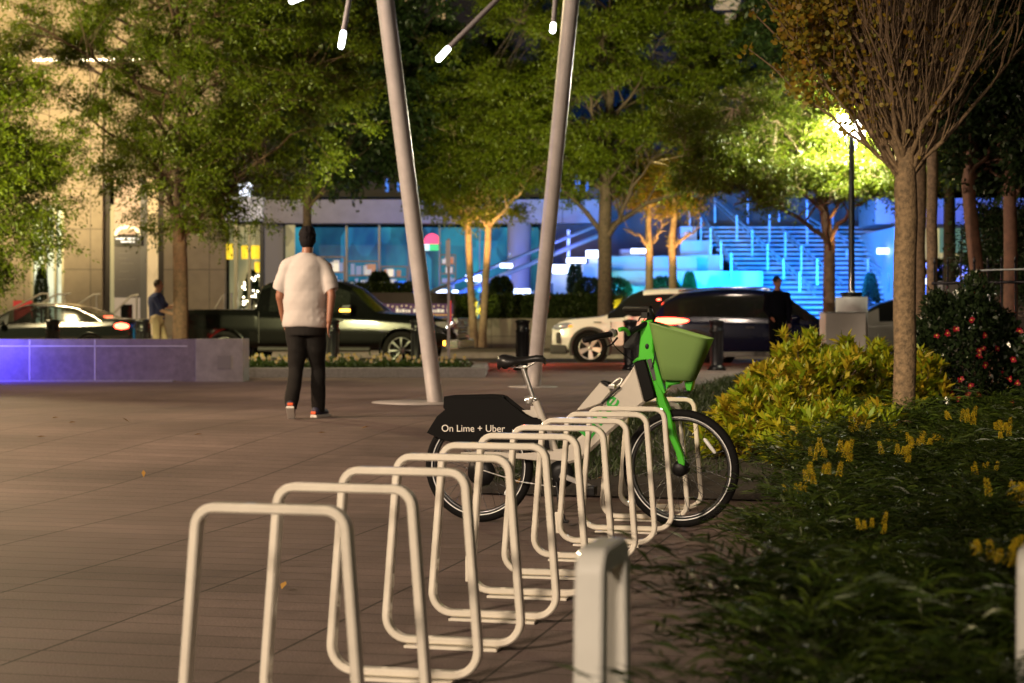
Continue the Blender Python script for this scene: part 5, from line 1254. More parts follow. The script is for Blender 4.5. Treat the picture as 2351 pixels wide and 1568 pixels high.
for s_ in (1, -1):
    b = MB(); b.bbox((-h - .02, s_*.90 - .10, .86), (-h + .14, s_*.90 + .07, 1.20), .03); b.build('taillight', M_tail, pk_)
    b = MB(); b.bbox((2.55, s_*.78 - .14, .86), (2.93, s_*.78 + .13, 1.0), .05, ); hl = b.build('headlight', mat('clear_lens2', (.4, .4, .42), .1, metal=.7), pk_)
    b = MB()
    for j in range(4): b.ell((2.90 - j*.03, s_*(.86 - .0*j) + s_*.055, .97 - j*.03), (.022, .022, .018), 8, 6)
    b.build('lamp_led', mat('led_white', (1, 1, 1), .2, emit=(1, .97, .9), estr=7), hl)
    b = MB(); b.bbox((2.72, s_*.88 - .02, .50), (2.92, s_*.88 + .09, .60), .02); b.build('fog_light', M_amb, pk_)
    b = MB(); b.bbox((.62, s_*1.08 - .1, 1.14), (.84, s_*1.08 + .12, 1.36), .03); mr_ = b.build('mirror', M_black, pk_)
    b = MB(); b.bbox((.60, s_*1.20 - .01, 1.20), (.83, s_*1.20 + .015, 1.255), .01); b.build('mirror_indicator', M_amb, mr_)
    b = MB(); b.box((-1.19, s_*.985 - .01, .55), (-1.175, s_*.985 + .012, 1.2)); b.box((-.28, s_*.985 - .01, .55), (-.268, s_*.985 + .012, 1.2)); b.bbox((-.5, s_*.985, 1.02), (-.32, s_*.985 + s_*.03, 1.05), .005); b.bbox((.42, s_*.985, 1.0), (.62, s_*.985 + s_*.03, 1.03), .005); b.tube([(-1.2, s_*.97, .42), (1.2, s_*.97, .42)], .05, 8); b.build('side_trim', M_under, pk_)
b = MB()
for j in range(7): b.bbox((h - .09, -.62, .66 + j*.055), (h + .02, .62, .69 + j*.055), .008)
b.bbox((h - .08, -.66, 1.03), (h + .01, .66, 1.07), .01); b.bbox((h - .08, -.66, .62), (h + .01, -.60, 1.05), .01); b.bbox((h - .08, .60, .62), (h + .01, .66, 1.05), .01); b.build('grille', M_chrome, pk_)
b = MB(); b.bbox((h - .20, -.95, .42), (h + .10, .95, .62), .04); b.build('bumper', M_chrome, pk_)
b = MB(); b.bbox((-h - .14, -.9, .46), (-h + .02, .9, .62), .04); b.build('bumper', M_chrome, pk_)
lamp('brake_glow', 'POINT', (XP(1190, 37.5), 37.0, .9), 70, (1, .10, .06), None, .15)

# dark sedan at far left, facing left
Ys = 45.6
sd_ = empty('sedan', (XP(322, Ys) - 2.42, Ys + .6, rwz), PI + sl_ang, 'dark sedan with a red tail light passing behind the low wall at left', 'car')
st4 = [(-2.42, .42, .90, .93, .72), (-2.38, .30, .98, 1.02, .84), (-2.0, .24, .99, 1.06, .90), (-1.72, .24, .96, 1.07, .92), (-1.0, .22, .95, 1.36, .925), (-.55, .22, .94, 1.44, .925), (.25, .22, .92, 1.455, .925), (.75, .22, .90, 1.30, .92), (1.35, .22, .88, .95, .91), (1.5, .22, .86, .92, .91), (2.1, .24, .76, .82, .86), (2.38, .30, .60, .66, .70)]
gl4 = {3: ('side', 'rear'), 4: ('side',), 5: ('side',), 6: ('side', 'front'), 7: ('front',)}
M_dkgrey = mat('dark_metallic', (.014, .018, .017), .2, coat=.9, spec=.7)
M_keepg = M_glass; M_glass = thinglass
body, hw, _ = make_car(sd_, st4, gl4, M_dkgrey, (-1.40, 1.42), .33, M_dkgrey, topw=.34)
M_glass = M_keepg
for wx in (-1.40, 1.42):
    for s_ in (-1, 1): car_wheel(sd_, wx, s_*.84, .33, 10)
for s_ in (1, -1):
    b = MB(); b.ell((-2.12, s_*.80, .86), (.26, .10, .095), 14, 8); b.build('taillight', M_tail, sd_)
    b = MB(); b.ell((2.0, s_*.74, .66), (.22, .1, .07), 12, 8); b.build('headlight', M_headl, sd_)
    b = MB(); b.tube([(-1.68, s_*.87, .965), (-1.45, s_*.80, 1.10), (-1.0, s_*.72, 1.30), (-.5, s_*.69, 1.375), (.3, s_*.69, 1.385), (.8, s_*.74, 1.22), (1.25, s_*.82, .95)], .012, 6); b.tube([(-1.68, s_*.865, .955), (0, s_*.875, .93), (1.3, s_*.855, .90)], .010, 6); b.box((-.62, s_*.80, .93), (-.56, s_*.875, 1.0)); b.build('window_trim', M_chrome, sd_)
    b = MB(); b.ell((.85, s_*1.0, .95), (.1, .09, .06), 12, 8); b.build('mirror', M_dkgrey, sd_)
b = MB(); b.box((-1.58, -.2, 1.09), (-1.50, .2, 1.12)); b.build('brake_light', M_tail, sd_)
b = MB(); b.bbox((-2.45, -.8, .99), (-2.15, .8, 1.045), .02); b.build('boot_spoiler', M_dkgrey, sd_)
# pale car between lamp post and trunk
Yp_ = 45.0
pc = empty('sedan', (XP(1968, Yp_) + 2.3 - 1.1, Yp_, rwz), PI + sl_ang * .6, 'pale roofed car half hidden behind the lamp post and the bare-branched tree', 'car')
st5 = [(x + 0.0, zl, zb + .06, zt + .10, hw_) for (x, zl, zb, zt, hw_) in st4]
M_silv = mat('silver_paint', (.45, .44, .40), .25, metal=.5, coat=.7)
make_car(pc, st5, gl4, M_silv, (-1.40, 1.42), .33, M_silv, topw=.34)
for wx in (-1.40, 1.42):
    for s_ in (-1, 1): car_wheel(pc, wx, s_*.84, .33, 10)
for s_ in (1, -1): b = MB(); b.ell((1.98, s_*.76, .74), (.26, .12, .07), 12, 8); b.build('headlight', M_headon, pc)

# ================================================================== street furniture
M_bol = mat('bollard_black', (.006, .006, .009), .35)
def make_bollard():
    r = empty('bollard'); b = MB()
    b.lathe([(.165, 0), (.165, .05), (.14, .07), (.125, .10), (.118, .14), (.118, .68), (.135, .70), (.135, .73), (.120, .745), (.120, .86), (.138, .875), (.138, .905), (.05, .925), (.001, .93)], (0, 0, 0), 20)
    for i in range(10):
        a = 2*PI*i/10; b.tube([(.118*math.cos(a), .118*math.sin(a), .15), (.118*math.cos(a), .118*math.sin(a), .67)], .009, 5)
    b.build('post', M_bol, r); return r
pr = make_bollard(); bl = [(1645, 'between the dark blue SUV and the bicycle basket'), (1447, 'in front of the white SUV behind the bicycle handlebar'), (1200, 'just left of the right steel pole'), (958, 'just left of the left steel pole, in front of the pickup'), (764, 'hidden by the walking man at his right hand'), (327, 'with only its top over the low wall, by the sedan tail light'), (121, 'showing only its top over the wall before the sedan door')]
for i, (px, tx) in enumerate(bl):
    Yb_ = 33.4 if px > 1000 else 35.0
    o = pr if i == 0 else copy_tree(pr); o.location = (XP(px, Yb_), Yb_, .21); o.rotation_euler = (0, 0, i * .37)
    tag(o, 'black cast bollard ' + tx, 'bollard', 'black bollards along the kerb')
# lamp post with two globes
Yl = 32.5
r = empty('street_lamp', (XP(1955, Yl), Yl, .21), 0, 'dark street lamp post with two glowing globes beside the bare-branched tree', 'street lamp')
b = MB(); zt = ZP(318, Yl) - .21
b.lathe([(.16, 0), (.16, .35), (.11, .5), (.068, .7), (.055, zt*.5), (.048, zt), (.06, zt + .03), (.03, zt + .10), (.001, zt + .32)], (0, 0, 0), 16); b.build('post', mat('lamp_green_black', (.02, .024, .022), .4, coat=.3), r)
M_globe = mat('lamp_globe', (1, 1, 1), .3, emit=(1, .95, .82), estr=40)
for s_, px, py in ((-1, 1938, 288), (1, 1970, 300)):
    q = P(px, py, Yl) - Vector((XP(1955, Yl), Yl, .21)); b = MB(); b.tube([(0, 0, zt - .1), (q.x * .6, 0, zt - .22), (q.x, 0, q.z - .18)], .018, 8); ar = b.build('bracket', MATS['lamp_green_black'], r)
    b = MB(); b.lathe([(.05, -.17), (.12, -.10), (.13, 0), (.10, .10), (.05, .17), (.001, .2)], q, 16); b.build('globe', M_globe, ar)
lamp('globe_light', 'POINT', P(1932, 300, Yl + .45), 900, (1, .96, .72), None, .10)
lamp('globe_light', 'POINT', P(1972, 304, Yl + .5), 700, (1, .96, .72), None, .10)
# silver sleeve and litter box at the lamp foot
Yc = 24.5
r = empty('utility_cabinet', P(1942, 780, Yc), 0, 'plain pale grey cabinet behind the yellow shrubs, below the street lamp', 'cabinet'); r.location.z = .21
cw = (1990 - 1897) / F * Yc / 2; b = MB(); ztop = ZP(719, Yc) - .21
b.bbox((-cw, 0, .02), (cw, .5, ztop), .015); b.build('housing', mat('cabinet_grey', (.36, .33, .30), .5, var=.06, vscale=3), r)
b = MB(); b.bbox((-cw - .01, -.01, ztop + .001), (cw + .01, .51, ztop + .018), .004); b.build('lid', mat('cabinet_lid', (.16, .15, .14), .5), r)
Yk = 31
r = empty('litter_bin', (XP(1955, Yk), Yk, .21), 0, 'steel litter bin with black lid directly below the lamp post, rising above the grey cabinet', 'bin')
b = MB(); b.lathe([(.27, 0), (.27, ZP(678, Yk) - .24)], (0, 0, 0), 24); b.build('shell', M_steel, r); b = MB(); b.lathe([(.17, ZP(678, Yk) - .238), (.19, ZP(672, Yk) - .21), (.001, ZP(670, Yk) - .20)], (0, 0, 0), 20); b.build('lid', M_blk, r)
# kiosk panels right
Yk = 27.5
r = empty('pay_station', (XP(2150, Yk), Yk, .21), 0, 'white edged metal kiosk panel right of the slim tree trunks', 'kiosk')
b = MB(); zt_ = ZP(645, Yk) - .21
b.bbox((XP(2144, Yk) - XP(2150, Yk), 0, 0), (XP(2153, Yk) - XP(2150, Yk), .15, zt_), .01); b.bbox((XP(2154.5, Yk) - XP(2150, Yk), 0, 0), (XP(2166, Yk) - XP(2150, Yk), .15, zt_), .02); b.build('post', mat('white_metal', (.62, .60, .62), .3, metal=.4), r)
b = MB(); b.bbox((XP(2166.5, Yk) - XP(2150, Yk), .02, 0), (XP(2212, Yk) - XP(2150, Yk), .5, zt_ - .01), .03); b.build('cabinet', mat('kiosk_grey', (.14, .125, .11), .5, var=.2), r)
# thin sign post in front of the pickup
Yn = 30.4
r = empty('sign_post', (XP(1030, Yn), Yn, .33), 0, 'thin grey post with a narrow sign seen edge-on, in front of the pickup bonnet', 'sign')
b = MB(); b.box((-.022, -.022, 0), (.022, .022, ZP(548, Yn) - .33)); b.build('post', mat('galv_post', (.34, .31, .31), .45, metal=.5), r)
b = MB(); b.box((-.045, -.05, ZP(612, Yn) - .33), (.03, -.0225, ZP(552, Yn) - .33)); b.build('sign_plate', mat('sign_white', (.6, .58, .58), .5), r)
b = MB(); b.box((.0225, -.03, ZP(745, Yn) - .33), (.045, .0, ZP(690, Yn) - .33)); b.build('reflector', mat('red_reflector', (.6, .02, .02), .3, emit=(1, .05, .05), estr=.25), r)
# warm strip lights of the street: lit string at the hedge
# pansies
L_pans = leafmat('pansy_leaves', [(.05, .10, .015), (.08, .13, .02), (.04, .08, .012)], .5, .3)
M_py = leafmat('pansy_petals', [(.75, .50, .03), (.80, .62, .10), (.75, .72, .60), (.7, .35, .02)], .5, .3)
rng = np.random.default_rng(91); xs0 = XP(545, 30); xs1 = XP(1040, 30)
pproto = None
def pansy(seed):
    rg = np.random.default_rng(seed); r = empty('pansy_plant'); n = 130
    p = rg.normal(0, .075, (n, 3)); p[:, 2] = np.abs(p[:, 2]) * .8; u = unit(rg, n) + np.array([0, 0, .5])
    leaves_obj('leaves', p, u, rg.normal(0, .5, (n, 3)) + np.array([0, -.4, 1]), rg.uniform(.04, .075, n), .03, L_pans, r)
    for j in range(3):
        c = np.array([rg.uniform(-.09, .09), rg.uniform(-.1, .0), rg.uniform(.11, .17)]); t = np.arange(5) * 1.2566; d = np.stack([np.cos(t), np.full(5, -.1), np.sin(t)], 1)
        leaves_obj('flower', c + np.zeros((5, 3)), d, np.tile([[0, -1., .1]], (5, 1)), .032, .034, M_py, r, fold=.05)
    return r
protos = [pansy(s) for s in (1, 2, 3, 4)]; cnt = 0
x = xs0
while x < xs1:
    for row, Y_ in enumerate((29.72, 30.15)):
        pr_ = protos[cnt % 4]; o = pr_ if cnt < 4 else copy_tree(pr_); s_ = rng.uniform(.9, 1.35)
        o.location = (x + rng.uniform(-.05, .05) + row * .1, Y_ + rng.uniform(-.06, .06), .335); o.rotation_euler = (0, 0, rng.uniform(-.5, .5)); o.scale = (s_, s_, s_)
        px = CX + x / Y_ * F; sect = 'left of the walking man' if px < 650 else ('between walking man and left steel pole' if px < 960 else 'right of the left steel pole')
        tag(o, 'yellow and white pansy, %s, %s row' % (sect, 'front' if row == 0 else 'second'), 'flower', 'pansies in the kerbside bed'); cnt += 1
    x += .25
# ================================================================== buildings beyond the street
M_tan = panelmat('tan_stone', (.33, .265, .195), 2.2, 1.45, .02, .6, .45, .07)
M_tan2 = panelmat('brown_stone', (.22, .165, .115), 3.0, 1.45, .02, .65, .5, .10)
M_dark = mat('dark_facade', (.028, .018, .014), .6, var=.4, vscale=.5)
M_frame = mat('window_frame_dark', (.02, .02, .022), .4, metal=.4)
M_framel = mat('mullion_grey', (.30, .28, .20), .4, metal=.4)
def glow(name, color, strength, var=0.0, vscale=2.0, color2=None):
    """surface standing in for a lit interior by its own emission"""
    if name in MATS: return MATS[name]
    m = bpy.data.materials.new(name); m.use_nodes = True; MATS[name] = m; n = m.node_tree.nodes; l = m.node_tree.links; b = n['Principled BSDF']
    b.inputs['Base Color'].default_value = (*[c*.5 for c in color], 1); b.inputs['Emission Color'].default_value = (*color, 1); b.inputs['Emission Strength'].default_value = strength
    if var:
        tc = n.new('ShaderNodeTexCoord'); mp = n.new('ShaderNodeMapping'); mp.inputs['Scale'].default_value = (1, 1, .6); vz = n.new('ShaderNodeTexVoronoi'); vz.inputs['Scale'].default_value = vscale * 1.6; vz.distance = 'CHEBYCHEV'
        nz = n.new('ShaderNodeTexNoise'); nz.inputs['Scale'].default_value = vscale; nz.inputs['Detail'].default_value = 5
        l.new(tc.outputs['Object'], mp.inputs[0]); l.new(mp.outputs[0], nz.inputs['Vector']); l.new(mp.outputs[0], vz.inputs['Vector'])
        ad = n.new('ShaderNodeMath'); ad.operation = 'MULTIPLY_ADD'; ad.inputs[1].default_value = .45; l.new(vz.outputs['Color'], ad.inputs[0]); l.new(nz.outputs[0], ad.inputs[2])
        mr = n.new('ShaderNodeMapRange'); mr.inputs[1].default_value = .5; mr.inputs[2].default_value = .95; mr.inputs[3].default_value = strength*(1-var); mr.inputs[4].default_value = strength*(1+var)
        l.new(ad.outputs[0], mr.inputs[0]); l.new(mr.outputs[0], b.inputs['Emission Strength'])
        if color2:
            mx = n.new('ShaderNodeMix'); mx.data_type = 'RGBA'; mx.inputs[6].default_value = (*color, 1); mx.inputs[7].default_value = (*color2, 1)
            m2 = n.new('ShaderNodeMapRange'); m2.inputs[1].default_value = .4; m2.inputs[2].default_value = .6; l.new(nz.outputs[0], m2.inputs[0]); l.new(m2.outputs[0], mx.inputs[0]); l.new(mx.outputs[2], b.inputs['Emission Color'])
    return m
FY = 66.0
def fbox(b, px0, px1, py0, py1, y0=FY, d=.3, ref=None):
    """box whose front face at depth y0 covers the given extent"""
    Yr = ref or y0
    b.box((XP(px0, Yr), y0, ZP(py1, Yr)), (XP(px1, Yr), y0 + d, ZP(py0, Yr))); return b
gz = .34
def zpx(z, Y=FY): return HZ - (z - CH) / Y * F
GB = zpx(gz) + 1
# --- stone hotel-like building at the left
r = empty('stone_building', (0, 0, 0), 0, 'tan stone building with warm lit panels at the left edge of the view', 'building')
b = MB(); fbox(b, -700, 70, -260, GB); fbox(b, 146, 235, -260, GB, FY - .25, .55); fbox(b, 376, 516, -260, GB, FY - .1, .4); fbox(b, 70, 146, -260, 470); fbox(b, 236, 376, -260, 410, FY, .3)
b.build('wall', M_tan, r)
b = MB(); fbox(b, 75, 330, 128, 148, FY - .9, .88); b.build('ledge', M_tan, r)
b = MB(); 
for i in range(34):
    b.ell(P(78 + i * 7.6, 137, FY - .95), (.04, .04, .04), 6, 5)
b.build('ledge_light', mat('ledge_bulb', (1, 1, 1), .3, emit=(1, .85, .55), estr=14), r)
b = MB(); fbox(b, 70, 76, 470, GB, FY + .02, .2); fbox(b, 100, 106, 470, GB, FY + .02, .2); fbox(b, 124, 129, 470, GB, FY + .02, .2); fbox(b, 141, 146, 470, GB, FY + .02, .2); fbox(b, 70, 146, 560, 565, FY + .02, .18); b.build('window_frame', M_framel, r)
b = MB(); fbox(b, 70, 146, 470, GB, FY + .25, .05); b.build('window', glow('lobby_glow', (.80, .90, .72), .62, .35, .9), r)
b = MB(); fbox(b, 236, 252, 410, GB, FY + .05, .3); fbox(b, 363, 376, 410, GB, FY + .05, .3); b.build('recess', M_dark, r)
b = MB(); fbox(b, 252, 262, 470, GB, FY + .1, .1); b.build('side_light', glow('soft_green_glow', (.62, .55, .30), .35), r)
b = MB(); fbox(b, 322, 337, 410, GB, FY - .02, .3); b.build('grey_jamb', mat('jamb_grey', (.17, .165, .17), .5), r)
b = MB(); fbox(b, 337, 363, 410, GB, FY + .05, .2); b.build('side_panel', glow('warm_panel', (.95, .68, .34), .45, .3, .8), r)
b = MB(); fbox(b, 262, 322, 410, 538, FY + .12, .2); b.build('arch_panel', glow('arch_glow', (.80, .55, .36), .38, .3, .6), r)
b = MB(); pts = [P(264, 538, FY + .02)] + [P(293 - 27*math.cos(a), 538 - 17*math.sin(a), FY + .02) for a in [PI*i/14 for i in range(15)]] + [P(322, 538, FY + .02)]
b.tube(pts, .06, 6); b.build('arch_light', mat('arch_tube', (1, 1, 1), .3, emit=(1, .72, .38), estr=2.2), r)
b = MB(); fbox(b, 262, 325, 541, 563, FY - .25, .25); sg = b.build('fascia_sign', mat('sign_black', (.025, .025, .025), .5), r)
M_slet = mat('sign_letters', (1, 1, 1), .4, emit=(1, .96, .9), estr=1.6)
def ftext(s, px, py, wpx, hpx, Y, m_, parent, bold=.012):
    Mt = Matrix.Translation(P(px, py, Y)) @ Matrix.Rotation(R(90), 4, 'X')
    return text('lettering', s, hpx / F * Y * 1.35, m_, parent, Mt, .01, 'CENTER', bold=bold)
rnd = random.Random(8)
b = MB()      # the sign's words are too blurred to read: short strokes at their places
for row, (a0, a1, yy) in enumerate(((266, 318, 548), (278, 308, 555))):
    x = a0
    while x < a1: w_ = rnd.uniform(1.6, 3.4); fbox(b, x, x + w_, yy - 2, yy + 1.6, FY - .28, .02); x += w_ + rnd.uniform(.8, 1.8)
b.build('lettering', M_slet, sg)
b = MB(); fbox(b, 262, 322, 564, 682, FY + .05, .2); pn = b.build('notice_panel', mat('panel_grey', (.15, .135, .14), .5, var=.1), r)
b = MB()
for yy, a0, a1 in ((580, 274, 298), (592, 272, 292), (604, 276, 306), (622, 274, 296), (640, 270, 312)): fbox(b, a0, a1, yy, yy + 1.6, FY + .03, .018)
b.build('faint_lines', mat('faint_grey', (.24, .22, .225), .5), pn)
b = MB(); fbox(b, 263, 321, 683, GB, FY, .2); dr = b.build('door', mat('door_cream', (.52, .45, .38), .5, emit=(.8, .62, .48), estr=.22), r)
b = MB(); fbox(b, 277, 304, 699, 750, FY - .03, .03); b.build('door_window', M_glass, dr)
# entrance steps rails
M_rail = mat('rail_steel', (.55, .50, .46), .35, metal=.7)
def railing(label, segs, Y, rad=.03):
    b = MB()
    for s_ in segs: b.tube([P(*q, Y) for q in s_], rad, 8)
    o = b.build('handrail', M_rail); tag(o, label, 'railing', 'steel handrails at the stone building'); return o
Yr = 57
railing('steel handrail sloping up over the sedan roof at the left border', [[(-10, 728), (95, 674), (112, 674)], [(30, 712), (30, 790)], [(110, 674), (110, 790)]], Yr)
railing('steel handrail just right of the conical plant in front of the lit windows', [[(70, 712), (128, 676), (162, 674)], [(148, 675), (148, 790)]], Yr)
railing('steel handrail left of the cream door', [[(160, 712), (215, 676), (230, 675)], [(221, 676), (221, 790)]], Yr)
railing('steel handrail in front of the cream door', [[(262, 718), (300, 680), (318, 676)], [(314, 677), (314, 790)]], Yr)
railing('steel handrail left of the pickup bed in front of the stone wall', [[(487, 720), (512, 678)], [(515, 675), (515, 790)]], Yr)
railing('short steel post with rail right of the stone wall', [[(531, 672), (531, 790)]], Yr, .035)
tag(fbox(MB(), 30, 74, 690, 740, Yr + .3, .04).build('banner', mat('red_banner', (.55, .03, .04), .6, emit=(.8, .05, .06), estr=.12), None), 'plain red banner behind the handrail at far left', 'banner')
tag(fbox(MB(), -40, 600, 772, 800, 60, 4).build('stone_step', M_conc, None), 'broad stone step in front of the stone building', 'step')
# conical potted plants
L_con = leafmat('conifer_leaves', [(.015, .03, .012), (.03, .05, .015), (.02, .035, .012)], .6, .1)
def cone_plant(label, px, py0, py1, Y, wpx, seed, roundness=False, group='potted evergreens across the street', m_=None):
    rg = np.random.default_rng(seed); c = P(px, py1, Y); hh = (py1 - py0) / F * Y; rw_ = wpx / 2 / F * Y; r = empty('potted_evergreen' if not roundness else 'round_shrub', c, 0, label, 'plant', group); n = 1500
    t = rg.random(n) ** .7 if not roundness else rg.random(n); a = rg.uniform(0, 2*PI, n)
    rad = rw_ * ((1 - t) ** .8 if not roundness else np.sqrt(np.clip(1 - (2*t - 1)**2, .02, 1))) * rg.uniform(.75, 1.1, n)
    p = np.stack([np.cos(a) * rad, np.sin(a) * rad, t * hh], 1); d = np.stack([np.cos(a), np.sin(a), rg.normal(.5, .5, n)], 1)
    leaves_obj('foliage', p, d, rg.normal(0, 1, (n, 3)), .16, .06, m_ or L_con, r)
    b = MB(); b.tube([(0, 0, -.3), (0, 0, hh * .8)], .04, 6); b.lathe([(rw_*.5, -.5), (rw_*.65, -.02)], (0, 0, 0), 14); b.build('pot', M_dark, r); return r
cone_plant('dark conical evergreen in front of the lit windows at far left', 95, 618, 772, 60, 40, 1)
cone_plant('small dark rounded plant left of the cream door', 252, 725, 775, 62, 20, 2)
cone_plant('dark rounded shrub in front of the shop window left of the steel pole', 870, 628, 672, 59, 34, 3, True)
cone_plant('wide dark shrub right of the thick street tree trunk', 1410, 642, 698, 56.5, 66, 4, True, 'dark shrubs below the cyan wall')
cone_plant('wide dark shrub left of the thick street tree trunk', 1352, 642, 698, 56.5, 56, 5, True, 'dark shrubs below the cyan wall')
cone_plant('tall narrow dark plant beside the right steel pole in front of the bright terrace', 1320, 612, 700, 57.5, 22, 6, True, 'dark shrubs below the cyan wall')
cone_plant('dark shrub behind the two uplit tree trunks', 1525, 640, 690, 57, 60, 7, True, 'dark shrubs below the cyan wall')
cone_plant('small pointed evergreen right of the uplit trunks against the cyan wall', 1583, 630, 690, 57, 28, 8)
cone_plant('dark pointed evergreen below the stairs beside the lamp post', 1998, 632, 700, 56, 34, 9)
cone_plant('dark leafy plant in the blue lit planter at right', 2165, 600, 650, 52, 60, 10, True)
cone_plant('dark rounded shrub left of the twin uplit trunks', 1150, 640, 690, 55, 38, 12, True)

# --- glass fronted shop building
r = empty('glass_building', (0, 0, 0), 0, 'dark building with glass shop fronts, pale fascia band and dim upper walls', 'building')
M_fasc = panelmat('fascia_stone', (.42, .40, .44), 5.6, 3.0, .03, .6, .5, .04)
b = MB(); fbox(b, 604, 1392, 458, 512, FY - .6, .8); b.build('fascia', M_fasc, r)
b = MB(); fbox(b, 516, 603, 452, 505, FY - .7, .9); b.build('bright_fascia', mat('white_fascia', (.7, .68, .68), .5, emit=(.75, .72, .85), estr=.32), r)
b = MB(); fbox(b, 516, 1240, -260, 452, FY + .5, .5); fbox(b, 1240, 2700, -260, 440, FY + 8, .5); fbox(b, 1238, 1242, -260, 520, FY + .5, 8); b.build('upper_wall', M_dark, r)
b = MB(); fbox(b, 1243, 1600, 430, 640, 67.2, .3); b.build('recess_wall', mat('recess_taupe', (.16, .125, .11), .7, var=.2, vscale=.5), r)
b = MB()
for px in (955, 1031, 1052, 1078, 885, 912, 1285, 1320, 1344): fbox(MB(), px, px + (7 if px != 1320 else 12), 395 + (px * 7) % 30, 440, FY + .45, .04).build('upper_window', glow('blue_window', (.05, .22, .85), .9), r)
b = MB()
for (a0, a1, y0, y1) in ((1003, 1022, -10, 55), (930, 942, -10, 60), (1640, 1700, -10, 22), (1720, 1745, 20, 40), (1600, 1612, 40, 70), (1665, 1690, 30, 60)): fbox(MB(), a0, a1, y0, y1, FY + .4 if a0 < 1200 else FY + 7.9, .08).build('upper_lit_panel', glow('warm_upper_glow', (.9, .6, .25), .35, .6, .8), r)  # lit facade strips and dim windows, their light put in as emission
b = MB(); fbox(b, 548, 578, 420, 450, FY - .55, .2); b.build('sign_light', mat('blue_white_sign', (1, 1, 1), .3, emit=(.7, .8, 1), estr=3), r)
# shop interiors: back walls and contents, their light put in as emission
M_int_teal = glow('teal_interior', (.02, .23, .34), .55, .5, .8); M_int_blue = glow('blue_interior', (.01, .11, .30), .62, .75, .5, (.03, .30, .36))
b = MB(); fbox(b, 650, 1240, 512, GB, FY + 3.2, .1, FY); b.build('back_wall', M_int_blue, r)
b = MB(); fbox(b, 505, 660, 505, GB, FY + 2.2, .1, FY); b.build('back_wall', glow('green_cream_interior', (.50, .52, .30), .42, .6, .7, (.62, .50, .22)), r)
b = MB(); fbox(b, 1240, 1420, 512, GB, FY + 3.2, .1, FY); b.build('back_wall', glow('deep_teal_wall', (.01, .06, .09), .6, .5, .7), r)
b = MB(); fbox(b, 604, 650, 505, GB, FY + .1, .2); b.build('grey_panel', mat('panel_taupe', (.16, .14, .13), .5, emit=(.3, .26, .24), estr=.18), r)
b = MB()
for px, w_ in ((596, 9), (650, 4), (712, 4), (1195, 3)): fbox(b, px, px + w_, 505, GB, FY - .05, .2)
fbox(b, 516, 1240, 511, 516, FY - .07, .15); fbox(b, 516, 1240, 712, 716, FY - .07, .15); b.build('window_frame', M_frame, r)
for px, w_ in ((537, 8), (569, 6), (793, 5), (868, 5), (937, 4), (1007, 4), (1100, 3)): fbox(MB(), px, px + w_, 512, GB, FY - .05, .2).build('mullion', M_framel, r)
b = MB(); b.lathe([(.42, gz), (.42, ZP(512, FY - .3))], (XP(1192, FY - .2), FY - .6, 0), 24); b.build('column', mat('white_column', (.65, .65, .68), .5), r)
# shop contents
gp = 'pendant shades in the shop window'
M_shade = mat('yellow_shade', (.9, .65, .1), .5, emit=(1, .66, .03), estr=1.25)
for px, py0, py1, w_, lb_ in ((525, 560, 595, 20, 'leftmost yellow drum shade in the lit shop window'), (562, 564, 594, 15, 'yellow drum shade second from left in the lit shop window'), (587, 564, 594, 21, 'wide yellow drum shade rightmost in the lit shop window'), (592, 602, 625, 15, 'lower yellow drum shade hanging below the others in the shop window')):
    Yq = FY + 1.0; h_ = (py1 - py0) / F * Yq; c = P(px, py1, Yq); ro = empty('pendant_lamp', c, 0, lb_, 'lamp', gp)
    b = MB(); b.lathe([(w_/2/F*Yq, 0), (w_/2/F*Yq, h_)], (0, 0, 0), 20); b.build('shade', M_shade, ro)
    b = MB(); b.tube([(0, 0, h_), (0, 0, ZP(508, Yq) - c.z)], .012, 5); b.build('cord', M_blk, ro)
cone_plant('slim indoor tree with tiny sparkling lights in the lit shop window', 578, 625, 712, FY + .9, 44, 31, False, 'indoor plants')
rnd = random.Random(12); b = MB()
for i in range(30): q = P(rnd.uniform(556, 600), rnd.uniform(632, 705), FY + .55); b.ell(q, (.028, .028, .028), 6, 4)
tag(b.build('fairy_lights', mat('fairy_bulb', (1, 1, 1), .3, emit=(1, .85, .6), estr=12), None), 'tiny sparkling fairy lights on the slim indoor tree', 'lights', kind='stuff')
# domed sign, shelves, blue displays
Yq = FY + .6; c = P(992, 560, Yq); ro = empty('neon_sign', c, 0, 'pink dome shaped neon sign with green and white lower band in the shop window', 'sign')
hw_ = 20 / F * Yq; b = MB(); b.prism([(hw_*math.cos(a), hw_*1.2*math.sin(a)) for a in [PI*i/16 for i in range(17)]], -.04, .04); b.build('dome', mat('neon_pink', (.8, .1, .2), .4, emit=(1, .06, .16), estr=1.5), ro)
b = MB(); b.box((-hw_ + .02, -.04, -.24), (-hw_*.3, .04, -.01)); b.build('white_panel', mat('neon_white', (.8, .9, .9), .4, emit=(.6, .95, 1), estr=1.1), ro)
b = MB(); b.box((-hw_*.3 + .01, -.04, -.24), (hw_ - .02, .04, -.01)); b.build('green_panel', mat('neon_green', (.1, .6, .2), .4, emit=(.05, .75, .22), estr=.9), ro)
M_wood = mat('shelf_wood', (.30, .19, .11), .6, emit=(.4, .26, .16), estr=.20)
